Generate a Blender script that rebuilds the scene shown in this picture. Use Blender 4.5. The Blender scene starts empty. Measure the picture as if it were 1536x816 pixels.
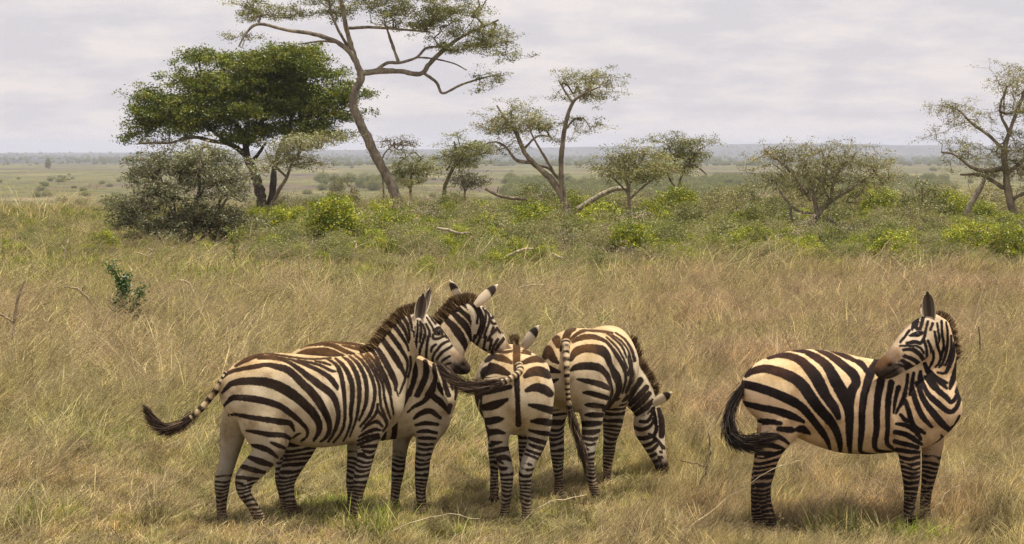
import bpy, math, random
import numpy as np
from mathutils import Vector

SC = bpy.context.scene
COL = SC.collection
rng = np.random.default_rng(7)
random.seed(7)

# ------------------------------------------------------------------ camera
F = 3200.0                       # focal length in photo pixels (photo 1536 wide)
CAMZ = 2.8
PITCH = math.atan(183.0 / F)
cam_d = bpy.data.cameras.new("camera")
cam = bpy.data.objects.new("camera", cam_d)
COL.objects.link(cam)
cam_d.sensor_width = 36.0
cam_d.lens = F / 1536.0 * 36.0
cam_d.clip_start = 0.1
cam_d.clip_end = 40000
cam.location = (0, 0, CAMZ)
cam.rotation_euler = (math.pi / 2 - PITCH, 0, 0)
SC.camera = cam
CAM = np.array([0, 0, CAMZ])
FWD = np.array([0, math.cos(PITCH), -math.sin(PITCH)])
UPV = np.array([0, math.sin(PITCH), math.cos(PITCH)])
RGT = np.array([1.0, 0, 0])

def ray(px, py):
    return FWD * F + RGT * (px - 768) - UPV * (py - 408)

def on_ground(px, py, z=0.0):
    r = ray(px, py)
    return CAM + r * ((z - CAMZ) / r[2])

def at_depth(px, py, y):
    r = ray(px, py)
    return CAM + r * (y / r[1])

def project(P):
    d = P - CAM
    k = F / (d @ FWD)
    return np.stack([768 + (d @ RGT) * k, 408 - (d @ UPV) * k], -1)

# ------------------------------------------------------------------ sun, sky, exposure
SUN_TO = Vector((0.29, -0.07, 0.95)).normalized()
elev = math.asin(SUN_TO.z)
azim = math.atan2(SUN_TO.x, SUN_TO.y)
sun_d = bpy.data.lights.new("sun", 'SUN')
sun_d.energy = 5.0
sun_d.angle = math.radians(0.6)
sun_d.color = (1.0, 0.93, 0.80)
sun = bpy.data.objects.new("sun", sun_d)
COL.objects.link(sun)
sun.rotation_euler = SUN_TO.to_track_quat('Z', 'Y').to_euler()

W = bpy.data.worlds.new("World")
SC.world = W
W.use_nodes = True
nt = W.node_tree
nt.nodes.clear()
def N(tree, kind, **kw):
    n = tree.nodes.new(kind)
    for k, v in kw.items():
        setattr(n, k, v)
    return n
out = N(nt, 'ShaderNodeOutputWorld')
bg = N(nt, 'ShaderNodeBackground')
bg.inputs['Strength'].default_value = 0.1
sky = N(nt, 'ShaderNodeTexSky', sky_type='NISHITA', sun_disc=False)
sky.sun_elevation = elev
sky.sun_rotation = azim
sky.air_density = 1.2
sky.dust_density = 2.5
tc = N(nt, 'ShaderNodeTexCoord')
sep = N(nt, 'ShaderNodeSeparateXYZ')
nt.links.new(tc.outputs['Generated'], sep.inputs[0])
zz = N(nt, 'ShaderNodeMath', operation='MAXIMUM')
nt.links.new(sep.outputs['Z'], zz.inputs[0]); zz.inputs[1].default_value = 0.0
za = N(nt, 'ShaderNodeMath', operation='ADD')
nt.links.new(zz.outputs[0], za.inputs[0]); za.inputs[1].default_value = 0.22
dv = N(nt, 'ShaderNodeVectorMath', operation='DIVIDE')
cmb = N(nt, 'ShaderNodeCombineXYZ')
for i in range(3):
    nt.links.new(za.outputs[0], cmb.inputs[i])
nt.links.new(tc.outputs['Generated'], dv.inputs[0]); nt.links.new(cmb.outputs[0], dv.inputs[1])
flat = N(nt, 'ShaderNodeVectorMath', operation='MULTIPLY')
nt.links.new(dv.outputs[0], flat.inputs[0]); flat.inputs[1].default_value = (1.0, 1.0, 0.0)
n1 = N(nt, 'ShaderNodeTexNoise'); n1.inputs['Scale'].default_value = 4.5
n1.inputs['Detail'].default_value = 9; n1.inputs['Roughness'].default_value = 0.58
nt.links.new(flat.outputs[0], n1.inputs['Vector'])
r1 = N(nt, 'ShaderNodeValToRGB')
r1.color_ramp.elements[0].position = 0.42; r1.color_ramp.elements[0].color = (6.85, 6.55, 6.95, 1)
r1.color_ramp.elements[1].position = 0.62; r1.color_ramp.elements[1].color = (8.5, 7.85, 7.75, 1)
nt.links.new(n1.outputs['Fac'], r1.inputs[0])
mx = N(nt, 'ShaderNodeMix', data_type='RGBA')
mx.inputs[0].default_value = 0.9            # thin cloud sheet over the blue
nt.links.new(sky.outputs[0], mx.inputs[6]); nt.links.new(r1.outputs[0], mx.inputs[7])
nt.links.new(mx.outputs[2], bg.inputs['Color'])
nt.links.new(bg.outputs[0], out.inputs['Surface'])

SC.view_settings.view_transform = 'Standard'
SC.view_settings.look = 'None'
SC.view_settings.exposure = 0.12
SC.view_settings.gamma = 1.0
SC.render.engine = 'CYCLES'
SC.cycles.max_bounces = 6
SC.cycles.diffuse_bounces = 2
SC.cycles.glossy_bounces = 2
SC.cycles.transmission_bounces = 3
SC.cycles.volume_bounces = 1
SC.cycles.transparent_max_bounces = 8
SC.cycles.use_adaptive_sampling = True
SC.cycles.adaptive_threshold = 0.02
SC.cycles.adaptive_min_samples = 24
SC.cycles.use_denoising = True
SC.cycles.denoiser = 'OPENIMAGEDENOISE'
SC.cycles.denoising_prefilter = 'NONE'

# ------------------------------------------------------------------ helpers
def mesh_from(name, V, tris=None, quads=None, cols=None, smooth=True):
    """numpy mesh builder; cols = dict attr -> (n,3|1) per-vertex"""
    me = bpy.data.meshes.new(name)
    V = np.asarray(V, dtype=np.float32)
    me.vertices.add(len(V)); me.vertices.foreach_set('co', V.ravel())
    nt_ = 0 if tris is None else len(tris)
    nq = 0 if quads is None else len(quads)
    idx = []
    if nt_: idx.append(np.asarray(tris, dtype=np.int32).ravel())
    if nq: idx.append(np.asarray(quads, dtype=np.int32).ravel())
    idx = np.concatenate(idx)
    me.loops.add(len(idx)); me.loops.foreach_set('vertex_index', idx)
    st = np.concatenate([np.arange(nt_) * 3, nt_ * 3 + np.arange(nq) * 4]).astype(np.int32)
    me.polygons.add(nt_ + nq); me.polygons.foreach_set('loop_start', st)
    me.update(calc_edges=True)
    me.validate()
    if smooth:
        me.polygons.foreach_set('use_smooth', np.ones(len(me.polygons), dtype=bool))
    for k, a in (cols or {}).items():
        a = np.asarray(a, dtype=np.float32)
        if a.ndim == 1:
            at = me.attributes.new(k, 'FLOAT', 'POINT'); at.data.foreach_set('value', a)
        else:
            c4 = np.ones((len(a), 4), np.float32); c4[:, :3] = a
            at = me.attributes.new(k, 'FLOAT_COLOR', 'POINT'); at.data.foreach_set('color', c4.ravel())
    return me

def add_obj(name, me, mat=None, parent=None, loc=None, **props):
    o = bpy.data.objects.new(name, me)
    COL.objects.link(o)
    if mat is not None and me is not None and not me.materials:
        me.materials.append(mat)
    if parent is not None: o.parent = parent
    if loc is not None: o.location = [float(c) for c in loc]
    for k, v in props.items(): o[k] = v
    return o

def new_mat(name, rough=0.8, spec=0.3):
    m = bpy.data.materials.new(name); m.use_nodes = True
    t = m.node_tree
    b = t.nodes['Principled BSDF']
    b.inputs['Roughness'].default_value = rough
    b.inputs['Specular IOR Level'].default_value = spec
    return m, t, b

def smoothstep(a, b, x):
    t = np.clip((x - a) / (b - a), 0, 1)
    return t * t * (3 - 2 * t)

def catmull(P, k=4):
    P = np.asarray(P, float)
    Q = np.vstack([2 * P[0] - P[1], P, 2 * P[-1] - P[-2]])
    outp = []
    for i in range(1, len(Q) - 2):
        for j in range(k):
            t = j / k
            outp.append(0.5 * ((2 * Q[i]) + (-Q[i-1] + Q[i+1]) * t + (2*Q[i-1] - 5*Q[i] + 4*Q[i+1] - Q[i+2]) * t*t
                               + (-Q[i-1] + 3*Q[i] - 3*Q[i+1] + Q[i+2]) * t**3))
    outp.append(P[-1])
    return np.array(outp)

# value noise on numpy points (for terrain, tints)
def vnoise(x, y, seed=0):
    xi = np.floor(x).astype(np.int64); yi = np.floor(y).astype(np.int64)
    fx = x - xi; fy = y - yi
    fx = fx*fx*(3-2*fx); fy = fy*fy*(3-2*fy)
    def h(a, b):
        n = (a * 374761393 + b * 668265263 + seed * 974711) & 0x7fffffff
        n = ((n ^ (n >> 13)) * 1274126177) & 0x7fffffff
        return ((n ^ (n >> 16)) & 0xffff) / 65535.0
    return (h(xi, yi)*(1-fx) + h(xi+1, yi)*fx)*(1-fy) + (h(xi, yi+1)*(1-fx) + h(xi+1, yi+1)*fx)*fy

# ------------------------------------------------------------------ terrain
PY = np.array([-60, 95, 150, 300, 400, 450, 700, 1200, 1900, 2500, 3500, 5000, 6200, 7500, 8200, 11000.])
PH = np.array([0, 0, -3.6, -12.5, -12.6, -10.6, -10.4, -10.9, -12.2, -12.9, -13.2, -14.0, -6, 0, 0, 0.])
def ground_h(x, y):
    x = np.asarray(x, float); y = np.asarray(y, float)
    h = np.interp(y, PY, PH)
    a = np.clip(x / np.maximum(y, 1.0), -0.6, 0.6) * F            # bearing, in photo px
    far = smoothstep(5200, 7200, y)
    ridge = np.interp(a, [-900, -768, -560, -250, 0, 150, 420, 768, 1000],
                      [-11, -10.5, -9, 2, 9, 15, 26, 14, 12])
    h = h * (1 - far) + far * (ridge + 2.2 * (vnoise(x / 160 + 40, y / 900, 3) - 0.5) + 2.0 * (vnoise(x / 60, y / 900, 4) - 0.5))
    mid = smoothstep(380, 600, y) * (1 - far)
    h = h + mid * (1.6 * (vnoise(x / 130, y / 160, 1) - 0.5) + 2.0 * (vnoise(x / 420, y / 700, 2) - 0.5) * smoothstep(800, 2500, y))
    near = 1 - smoothstep(60, 120, y)
    h = h + near * 0.05 * (vnoise(x / 1.7, y / 1.7, 8) - 0.5)
    rr = smoothstep(90, 130, y) * (1 - smoothstep(330, 380, y))
    h = h + rr * smoothstep(60, 460, a) * 1.3 + rr * 0.8 * (vnoise(x / 18, y / 18, 5) - 0.5)
    return h

ys = np.concatenate([np.arange(-40, 12, 4.0), np.arange(12, 40, 0.5), np.arange(40, 130, 1.5),
                     np.geomspace(130, 11000, 150)])
cs = np.linspace(-1, 1, 281)
GX = cs[None, :] * (18 + np.maximum(ys, 0)[:, None] * 0.62)
GY = np.repeat(ys[:, None], len(cs), 1)
GZ = ground_h(GX, GY)
nr, nc = GX.shape
I = np.arange(nr * nc).reshape(nr, nc)
Q = np.stack([I[:-1, :-1], I[:-1, 1:], I[1:, 1:], I[1:, :-1]], -1).reshape(-1, 4)
gm, t, b = new_mat("savanna_soil", 0.95, 0.1)
L = t.links.new
geo = N(t, 'ShaderNodeNewGeometry')
def noise(t, vec, scale, detail=6, rough=0.6):
    n = N(t, 'ShaderNodeTexNoise'); n.inputs['Scale'].default_value = scale
    n.inputs['Detail'].default_value = detail; n.inputs['Roughness'].default_value = rough
    t.links.new(vec, n.inputs['Vector']); return n.outputs['Fac']
def ramp(t, fac, stops):
    r = N(t, 'ShaderNodeValToRGB')
    e = r.color_ramp.elements
    while len(e) < len(stops): e.new(0.5)
    for el, (p, c) in zip(e, stops):
        el.position = p; el.color = (*c, 1) if len(c) == 3 else c
    t.links.new(fac, r.inputs[0]); return r.outputs[0]
def mixc(t, fac, a, b2):
    m = N(t, 'ShaderNodeMix', data_type='RGBA')
    for s, v in ((m.inputs[0], fac), (m.inputs[6], a), (m.inputs[7], b2)):
        if isinstance(v, bpy.types.NodeSocket): t.links.new(v, s)
        elif isinstance(v, (int, float)): s.default_value = v
        else: s.default_value = (*v, 1)
    return m.outputs[2]
def maprange(t, v, a, b2, c=0.0, d=1.0):
    m = N(t, 'ShaderNodeMapRange'); m.clamp = True
    t.links.new(v, m.inputs[0])
    for i, q in enumerate((a, b2, c, d)): m.inputs[1 + i].default_value = q
    return m.outputs[0]
def vmul(t, v, s):
    m = N(t, 'ShaderNodeVectorMath', operation='MULTIPLY'); t.links.new(v, m.inputs[0]); m.inputs[1].default_value = s
    return m.outputs[0]
pos = geo.outputs['Position']
sepg = N(t, 'ShaderNodeSeparateXYZ'); L(pos, sepg.inputs[0])
near_c = ramp(t, noise(t, pos, 1.1, 8, 0.7), [(0.3, (0.13, 0.085, 0.05)), (0.5, (0.22, 0.16, 0.085)), (0.62, (0.11, 0.11, 0.045)), (0.75, (0.32, 0.24, 0.16))])
mid_s = vmul(t, pos, (1.0, 0.5, 0.0))
mid_c = ramp(t, noise(t, mid_s, 0.012, 10, 0.66), [(0.34, (0.070, 0.058, 0.050)), (0.43, (0.135, 0.105, 0.07)), (0.50, (0.12, 0.118, 0.045)), (0.57, (0.165, 0.15, 0.062)), (0.66, (0.24, 0.195, 0.115))])
mid_f = ramp(t, noise(t, mid_s, 0.11, 6, 0.7), [(0.36, (0.42, 0.44, 0.46)), (0.48, (1, 1, 1)), (0.7, (1.12, 1.1, 1.05))])
mm = N(t, 'ShaderNodeMix', data_type='RGBA', blend_type='MULTIPLY'); mm.inputs[0].default_value = 1
L(mid_c, mm.inputs[6]); L(mid_f, mm.inputs[7])
far_s = vmul(t, pos, (1.0, 0.22, 0.0))
far_c = ramp(t, noise(t, far_s, 0.0045, 10, 0.72), [(0.38, (0.03, 0.035, 0.035)), (0.5, (0.06, 0.065, 0.055)), (0.6, (0.11, 0.10, 0.09)), (0.72, (0.24, 0.21, 0.19))])
c1 = mixc(t, maprange(t, sepg.outputs['Y'], 90, 170), near_c, mm.outputs[2])
c2 = mixc(t, maprange(t, sepg.outputs['Y'], 2100, 2700), c1, far_c)
L(c2, b.inputs['Base Color'])
bm_ = N(t, 'ShaderNodeBump'); bm_.inputs['Strength'].default_value = 0.6; bm_.inputs['Distance'].default_value = 0.05
L(noise(t, pos, 9, 6, 0.7), bm_.inputs['Height']); L(bm_.outputs[0], b.inputs['Normal'])
gme = mesh_from("ground", np.stack([GX, GY, GZ], -1).reshape(-1, 3), quads=Q)
add_obj("ground", gme, gm, kind='structure')
# ------------------------------------------------------------------ zebras
CROPS = dict(A=(310, 500, 5.1), B=(310, 640, 5.1), C=(540, 420, 8.5), D=(540, 500, 8.5), E=(560, 580, 3.887),
             F=(640, 410, 8.5), G=(420, 500, 7.68), H=(670, 480, 5.1), I=(690, 630, 4.8), J=(800, 480, 5.83),
             K=(800, 600, 5.1), L=(920, 500, 3.709), M=(1080, 510, 4.532), N=(1300, 430, 5.441), O=(1300, 560, 3.712))
def strokes(txt):
    """each line: <chart> x,y,w x,y,w ... ; markings as centre lines with widths"""
    res = []
    for ln in txt.strip().splitlines():
        p = ln.split()
        if not p: continue
        ox, oy, s = CROPS[p[0]]
        a = np.array([[float(c) for c in q.split(',')] for q in p[1:]])
        a = np.stack([ox + a[:, 0] / s, oy + a[:, 1] / s, a[:, 2] / s / 2], -1)
        if len(a) > 2: a = catmull(a, 3)
        res.append(a)
    return res

def stroke_sd(Pxy, sts):
    """signed distance (photo px) to the nearest marking; negative inside"""
    best = np.full(len(Pxy), 6.0)
    for a in sts:
        m = a[:, 2].max() + 6
        lo = a[:, :2].min(0) - m; hi = a[:, :2].max(0) + m
        sel = np.where((Pxy[:, 0] > lo[0]) & (Pxy[:, 0] < hi[0]) & (Pxy[:, 1] > lo[1]) & (Pxy[:, 1] < hi[1]))[0]
        if not len(sel): continue
        q = Pxy[sel]; bd = best[sel]
        for i in range(len(a) - 1):
            p0, p1 = a[i], a[i+1]
            d = p1[:2] - p0[:2]; L2 = d @ d + 1e-9
            t = np.clip(((q - p0[:2]) @ d) / L2, 0, 1)
            r = np.hypot(q[:, 0] - p0[0] - t*d[0], q[:, 1] - p0[1] - t*d[1])
            bd = np.minimum(bd, r - 0.7 - (p0[2] + t * (p1[2] - p0[2])))
        best[sel] = bd
    return best

def surface_nets(f, org, h):
    """f: grid of field values (neg inside) -> verts, quads"""
    nx, ny, nz = f.shape
    ins = f < 0
    cnt = np.zeros((nx-1, ny-1, nz-1), np.int8)
    for dx in (0, 1):
        for dy in (0, 1):
            for dz in (0, 1):
                cnt += ins[dx:nx-1+dx, dy:ny-1+dy, dz:nz-1+dz]
    act = (cnt > 0) & (cnt < 8)
    ci = np.argwhere(act)
    idx = -np.ones(act.shape, np.int64); idx[act] = np.arange(len(ci))
    acc = np.zeros((len(ci), 3)); num = np.zeros(len(ci))
    for ax in range(3):
        o1, o2 = [a for a in range(3) if a != ax]
        for s in (0, 1):
            for u in (0, 1):
                off = np.zeros(3, int); off[o1] = s; off[o2] = u
                a = ci + off; e = np.zeros(3, int); e[ax] = 1
                fa = f[a[:, 0], a[:, 1], a[:, 2]]; b_ = a + e
                fb = f[b_[:, 0], b_[:, 1], b_[:, 2]]
                cr = (fa < 0) != (fb < 0)
                t = np.where(cr, fa / (fa - fb + 1e-12), 0)
                p = off[None, :] + t[:, None] * e
                acc[cr] += p[cr]; num[cr] += 1
    V = (ci + acc / num[:, None]) * h + org
    quads = []
    for ax in range(3):
        o1, o2 = (ax + 1) % 3, (ax + 2) % 3
        sl0 = [slice(None)] * 3; sl1 = [slice(None)] * 3
        sl0[ax] = slice(0, -1); sl1[ax] = slice(1, None)
        a = ins[tuple(sl0)]; b_ = ins[tuple(sl1)]
        e = np.argwhere(a != b_)
        e = e[(e[:, o1] > 0) & (e[:, o2] > 0) & (e[:, o1] < f.shape[o1]-1) & (e[:, o2] < f.shape[o2]-1)]
        flip = a[e[:, 0], e[:, 1], e[:, 2]]
        d1 = np.zeros(3, int); d1[o1] = 1; d2 = np.zeros(3, int); d2[o2] = 1
        g = lambda c: idx[c[:, 0], c[:, 1], c[:, 2]]
        q = np.stack([g(e - d1 - d2), g(e - d2), g(e), g(e - d1)], -1)
        q[~flip] = q[~flip][:, ::-1]
        quads.append(q)
    return V, np.vstack(quads)

def tube(P, R, nseg=8, flat=1.0):
    """simple swept tube through points P with radii R -> verts, quads, t along"""
    P = np.asarray(P, float); n = len(P)
    T = np.gradient(P, axis=0); T /= np.linalg.norm(T, axis=1)[:, None] + 1e-9
    ref = np.array([0.31, 0.2, 0.93])
    A = np.cross(T, ref); A /= np.linalg.norm(A, axis=1)[:, None] + 1e-9
    B = np.cross(T, A)
    th = np.arange(nseg) / nseg * 2 * np.pi
    V = P[:, None, :] + R[:, None, None] * (np.cos(th)[None, :, None] * A[:, None, :] + flat * np.sin(th)[None, :, None] * B[:, None, :])
    i = np.arange(n - 1)[:, None] * nseg; j = np.arange(nseg)[None, :]; k = (j + 1) % nseg
    Q = np.stack([i + j, i + k, i + nseg + k, i + nseg + j], -1).reshape(-1, 4)
    return V.reshape(-1, 3), Q, np.repeat(np.linspace(0, 1, n), nseg)

# coat material: two hair colours stored with the body, split by the markings' signed distance
coat, t, b = new_mat("zebra_coat", 0.85, 0.10)
L = t.links.new
def attr(t, nm, typ='Color'):
    a = N(t, 'ShaderNodeAttribute'); a.attribute_name = nm
    return a.outputs['Color' if typ == 'Color' else 'Fac']
tc_ = N(t, 'ShaderNodeTexCoord').outputs['Object']
sdv = attr(t, 'mark', 'Fac')
wig = N(t, 'ShaderNodeMath', operation='MULTIPLY_ADD')
L(noise(t, tc_, 38, 5, 0.75), wig.inputs[0]); wig.inputs[1].default_value = 0.018
L(sdv, wig.inputs[2])
msk = maprange(t, wig.outputs[0], 0.0058, 0.0128)
fine = noise(t, vmul(t, tc_, (1, 1, 2.2)), 120, 4, 0.7)
lt = N(t, 'ShaderNodeMix', data_type='RGBA', blend_type='MULTIPLY'); lt.inputs[0].default_value = 1
L(attr(t, 'light'), lt.inputs[6])
L(ramp(t, fine, [(0.3, (0.80, 0.78, 0.74)), (0.6, (1.05, 1.05, 1.05))]), lt.inputs[7])
dust = N(t, 'ShaderNodeMix', data_type='RGBA', blend_type='MULTIPLY'); dust.inputs[0].default_value = 1
L(lt.outputs[2], dust.inputs[6])
L(ramp(t, noise(t, tc_, 5.5, 5, 0.6), [(0.34, (0.60, 0.52, 0.42)), (0.47, (0.90, 0.86, 0.79)), (0.63, (1.12, 1.10, 1.08))]), dust.inputs[7])
dk = N(t, 'ShaderNodeMix', data_type='RGBA', blend_type='MULTIPLY'); dk.inputs[0].default_value = 1
L(attr(t, 'dark'), dk.inputs[6])
L(ramp(t, noise(t, tc_, 7, 6, .7), [(0.35, (0.75, 0.7, 0.65)), (0.66, (1.9, 1.75, 1.7))]), dk.inputs[7])
L(mixc(t, msk, dk.outputs[2], dust.outputs[2]), b.inputs['Base Color'])
bp = N(t, 'ShaderNodeBump'); bp.inputs['Strength'].default_value = 0.35; bp.inputs['Distance'].default_value = 0.004
bp2 = N(t, 'ShaderNodeBump'); bp2.inputs['Strength'].default_value = 0.5; bp2.inputs['Distance'].default_value = 0.02
L(noise(t, vmul(t, tc_, (1, 1, .6)), 9, 3, .5), bp2.inputs['Height']); L(bp2.outputs[0], bp.inputs['Normal'])
bp.inputs['Strength'].default_value = 0.6; bp.inputs['Distance'].default_value = 0.007
L(fine, bp.inputs['Height']); L(bp.outputs[0], b.inputs['Normal'])

hair_m, t, b = new_mat("zebra_hair", 0.6, 0.2)
t.links.new(attr(t, 'col'), b.inputs['Base Color'])
eye_m, t, b = new_mat("zebra_eye", 0.12, 0.6)
b.inputs['Base Color'].default_value = (0.006, 0.004, 0.003, 1)

class Zeb:
    def __init__(z, px, d, yaw, scale=1.0):
        p = at_depth(px, 408, d); z.root = np.array([p[0], p[1], 0.0])
        a = math.radians(yaw); z.h = np.array([math.cos(a), math.sin(a), 0]); z.l = np.array([-math.sin(a), math.cos(a), 0])
        z.sc = scale; z.lofts = []
    def pt(z, px, py, plane, v):
        """a joint on a vertical plane of the animal: 's' = side offset, 'x' = along the heading, 'w' = depth"""
        n = {'s': z.l, 'x': z.h, 'w': np.array([0, 1.0, 0])}[plane]
        r = ray(px, py)
        k = (v + (z.root - CAM) @ n) / (r @ n)
        return CAM + r * k
    def loc(z, x, s, zz):
        return z.root + z.h * x + z.l * s + np.array([0, 0, zz])
    def torso_px(z, rows):
        o = []; nr_ = len(rows)
        for i_, (px, y0, y1, w) in enumerate(rows):
            j_ = nr_ - 1 - i_
            px += (17, 14, 10, 6, 3)[i_] if i_ < 5 else 0
            px -= (13, 11, 8, 4)[j_] if j_ < 4 else 0
            a = z.pt(px, y0, 's', 0); c = z.pt(px, y1, 's', 0)
            o.append((*((a + c) / 2), abs(a[2] - c[2]) / 2, w))
        z.add('torso', o, k=3, up=True)
    def torso_loc(z, sc=1.0):
        rows = [(-.645,1.08,.92,.05),(-.60,1.17,.80,.14),(-.52,1.24,.72,.205),(-.4,1.295,.66,.25),(-.2,1.29,.63,.285),(0,1.27,.61,.30),
                (.2,1.25,.60,.29),(.38,1.265,.61,.26),(.52,1.25,.63,.21),(.62,1.19,.68,.16),(.70,1.1,.76,.09)]
        o = []
        for x, a, c, w in rows:
            o.append((*z.loc(x*sc, 0, (a + c)/2*sc), (a - c)/2*sc, w*sc))
        z.add('torso', o, k=3, up=True)
    def loft(z, kind, rows, plane='s', S=None, k=3, **kw):
        o = []
        for r in rows:
            px, py, v, h = r[:4]; w = r[4] if len(r) > 4 else r[3] * 0.9
            o.append((*z.pt(px, py, plane, v), h, w))
        z.add(kind, o, S=S, k=k, **kw)
    def add(z, kind, o, S=None, k=3, up=False, **kw):
        o = catmull(np.array(o), k)
        o[:, 3:] = np.maximum(o[:, 3:], 0.012)
        z.lofts.append(dict(kind=kind, P=o[:, :3], h=o[:, 3], w=o[:, 4], S=np.array(z.l if S is None else S, float), **kw))
    def field(z, hgrid):
        allP = np.vstack([np.hstack([l['P'] - np.maximum(l['h'], l['w'])[:, None], l['P'] + np.maximum(l['h'], l['w'])[:, None]]) for l in z.lofts])
        lo = allP[:, :3].min(0) - 0.04; hi = allP[:, 3:].max(0) + 0.04
        n = np.ceil((hi - lo) / hgrid).astype(int) + 1
        ax = [lo[i] + np.arange(n[i]) * hgrid for i in range(3)]
        f = np.full(n, 0.3, np.float32)
        own = np.full(n, -1, np.int16); ownf = np.full(n, 9.0, np.float32)
        for li, l in enumerate(z.lofts):
            P, H, Wd = l['P'], l['h'], l['w']
            m = np.maximum(H, Wd)[:, None] + 0.07
            a = np.clip(np.floor(((P - m).min(0) - lo) / hgrid).astype(int), 0, n); c = np.clip(np.ceil(((P + m).max(0) - lo) / hgrid).astype(int) + 1, 0, n)
            g = np.full(c - a, 0.3, np.float32)
            for i in range(len(P) - 1):
                p0, p1 = P[i], P[i+1]
                mm_ = max(H[i], H[i+1], Wd[i], Wd[i+1]) + 0.07
                b0 = np.clip(np.floor((np.minimum(p0, p1) - mm_ - lo) / hgrid).astype(int), a, c)
                b1 = np.clip(np.ceil((np.maximum(p0, p1) + mm_ - lo) / hgrid).astype(int) + 1, a, c)
                if (b1 <= b0).any(): continue
                X = ax[0][b0[0]:b1[0], None, None].astype(np.float32); Y = ax[1][None, b0[1]:b1[1], None].astype(np.float32); Z = ax[2][None, None, b0[2]:b1[2]].astype(np.float32)
                T = p1 - p0; Ln = np.linalg.norm(T) + 1e-9; T = T / Ln
                S = l['S'] - T * (l['S'] @ T); S /= np.linalg.norm(S) + 1e-9
                U = np.cross(T, S)
                dx, dy, dz = X - p0[0], Y - p0[1], Z - p0[2]
                al = dx*T[0] + dy*T[1] + dz*T[2]
                tt = np.clip(al / Ln, 0, 1)
                u = dx*S[0] + dy*S[1] + dz*S[2]; v = dx*U[0] + dy*U[1] + dz*U[2]
                aa = al - tt * Ln
                hh = H[i] + tt * (H[i+1] - H[i]); ww = Wd[i] + tt * (Wd[i+1] - Wd[i])
                mn = np.minimum(hh, ww)
                val = (np.sqrt((u/ww)**2 + (v/hh)**2 + (aa/mn)**2) - 1) * mn
                s_ = tuple(slice(b0[q]-a[q], b1[q]-a[q]) for q in range(3))
                g[s_] = np.minimum(g[s_], val)
            sl = tuple(slice(a[q], c[q]) for q in range(3))
            fo = f[sl]; of = ownf[sl]; oo = own[sl]
            k = l.get('blend', 0.035)
            hcl = np.clip(0.5 + 0.5 * (fo - g) / k, 0, 1)
            f[sl] = fo * (1 - hcl) + g * hcl - k * hcl * (1 - hcl)
            bt = g < of
            oo[bt] = li; of[bt] = g[bt]
        return f, own, lo
    def nearest(z, V, own):
        """per vertex: centre line point, side vector, t along its loft"""
        C = np.zeros_like(V); S = np.zeros_like(V); TT = np.zeros(len(V))
        for li, l in enumerate(z.lofts):
            sel = np.where(own == li)[0]
            if not len(sel): continue
            q = V[sel]; bd = np.full(len(q), 9e9); P = l['P']; nS = len(P) - 1
            for i in range(nS):
                T = P[i+1] - P[i]; L2 = T @ T + 1e-12
                tt = np.clip(((q - P[i]) @ T) / L2, 0, 1)
                c = P[i] + tt[:, None] * T; d = ((q - c)**2).sum(1)
                m = d < bd
                bd[m] = d[m]; C[sel[m]] = c[m]
                Tn = T / math.sqrt(L2); s = l['S'] - Tn * (l['S'] @ Tn); s /= np.linalg.norm(s)
                S[sel[m]] = s; TT[sel[m]] = (i + tt[m]) / nS
        return C, S, TT

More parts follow.
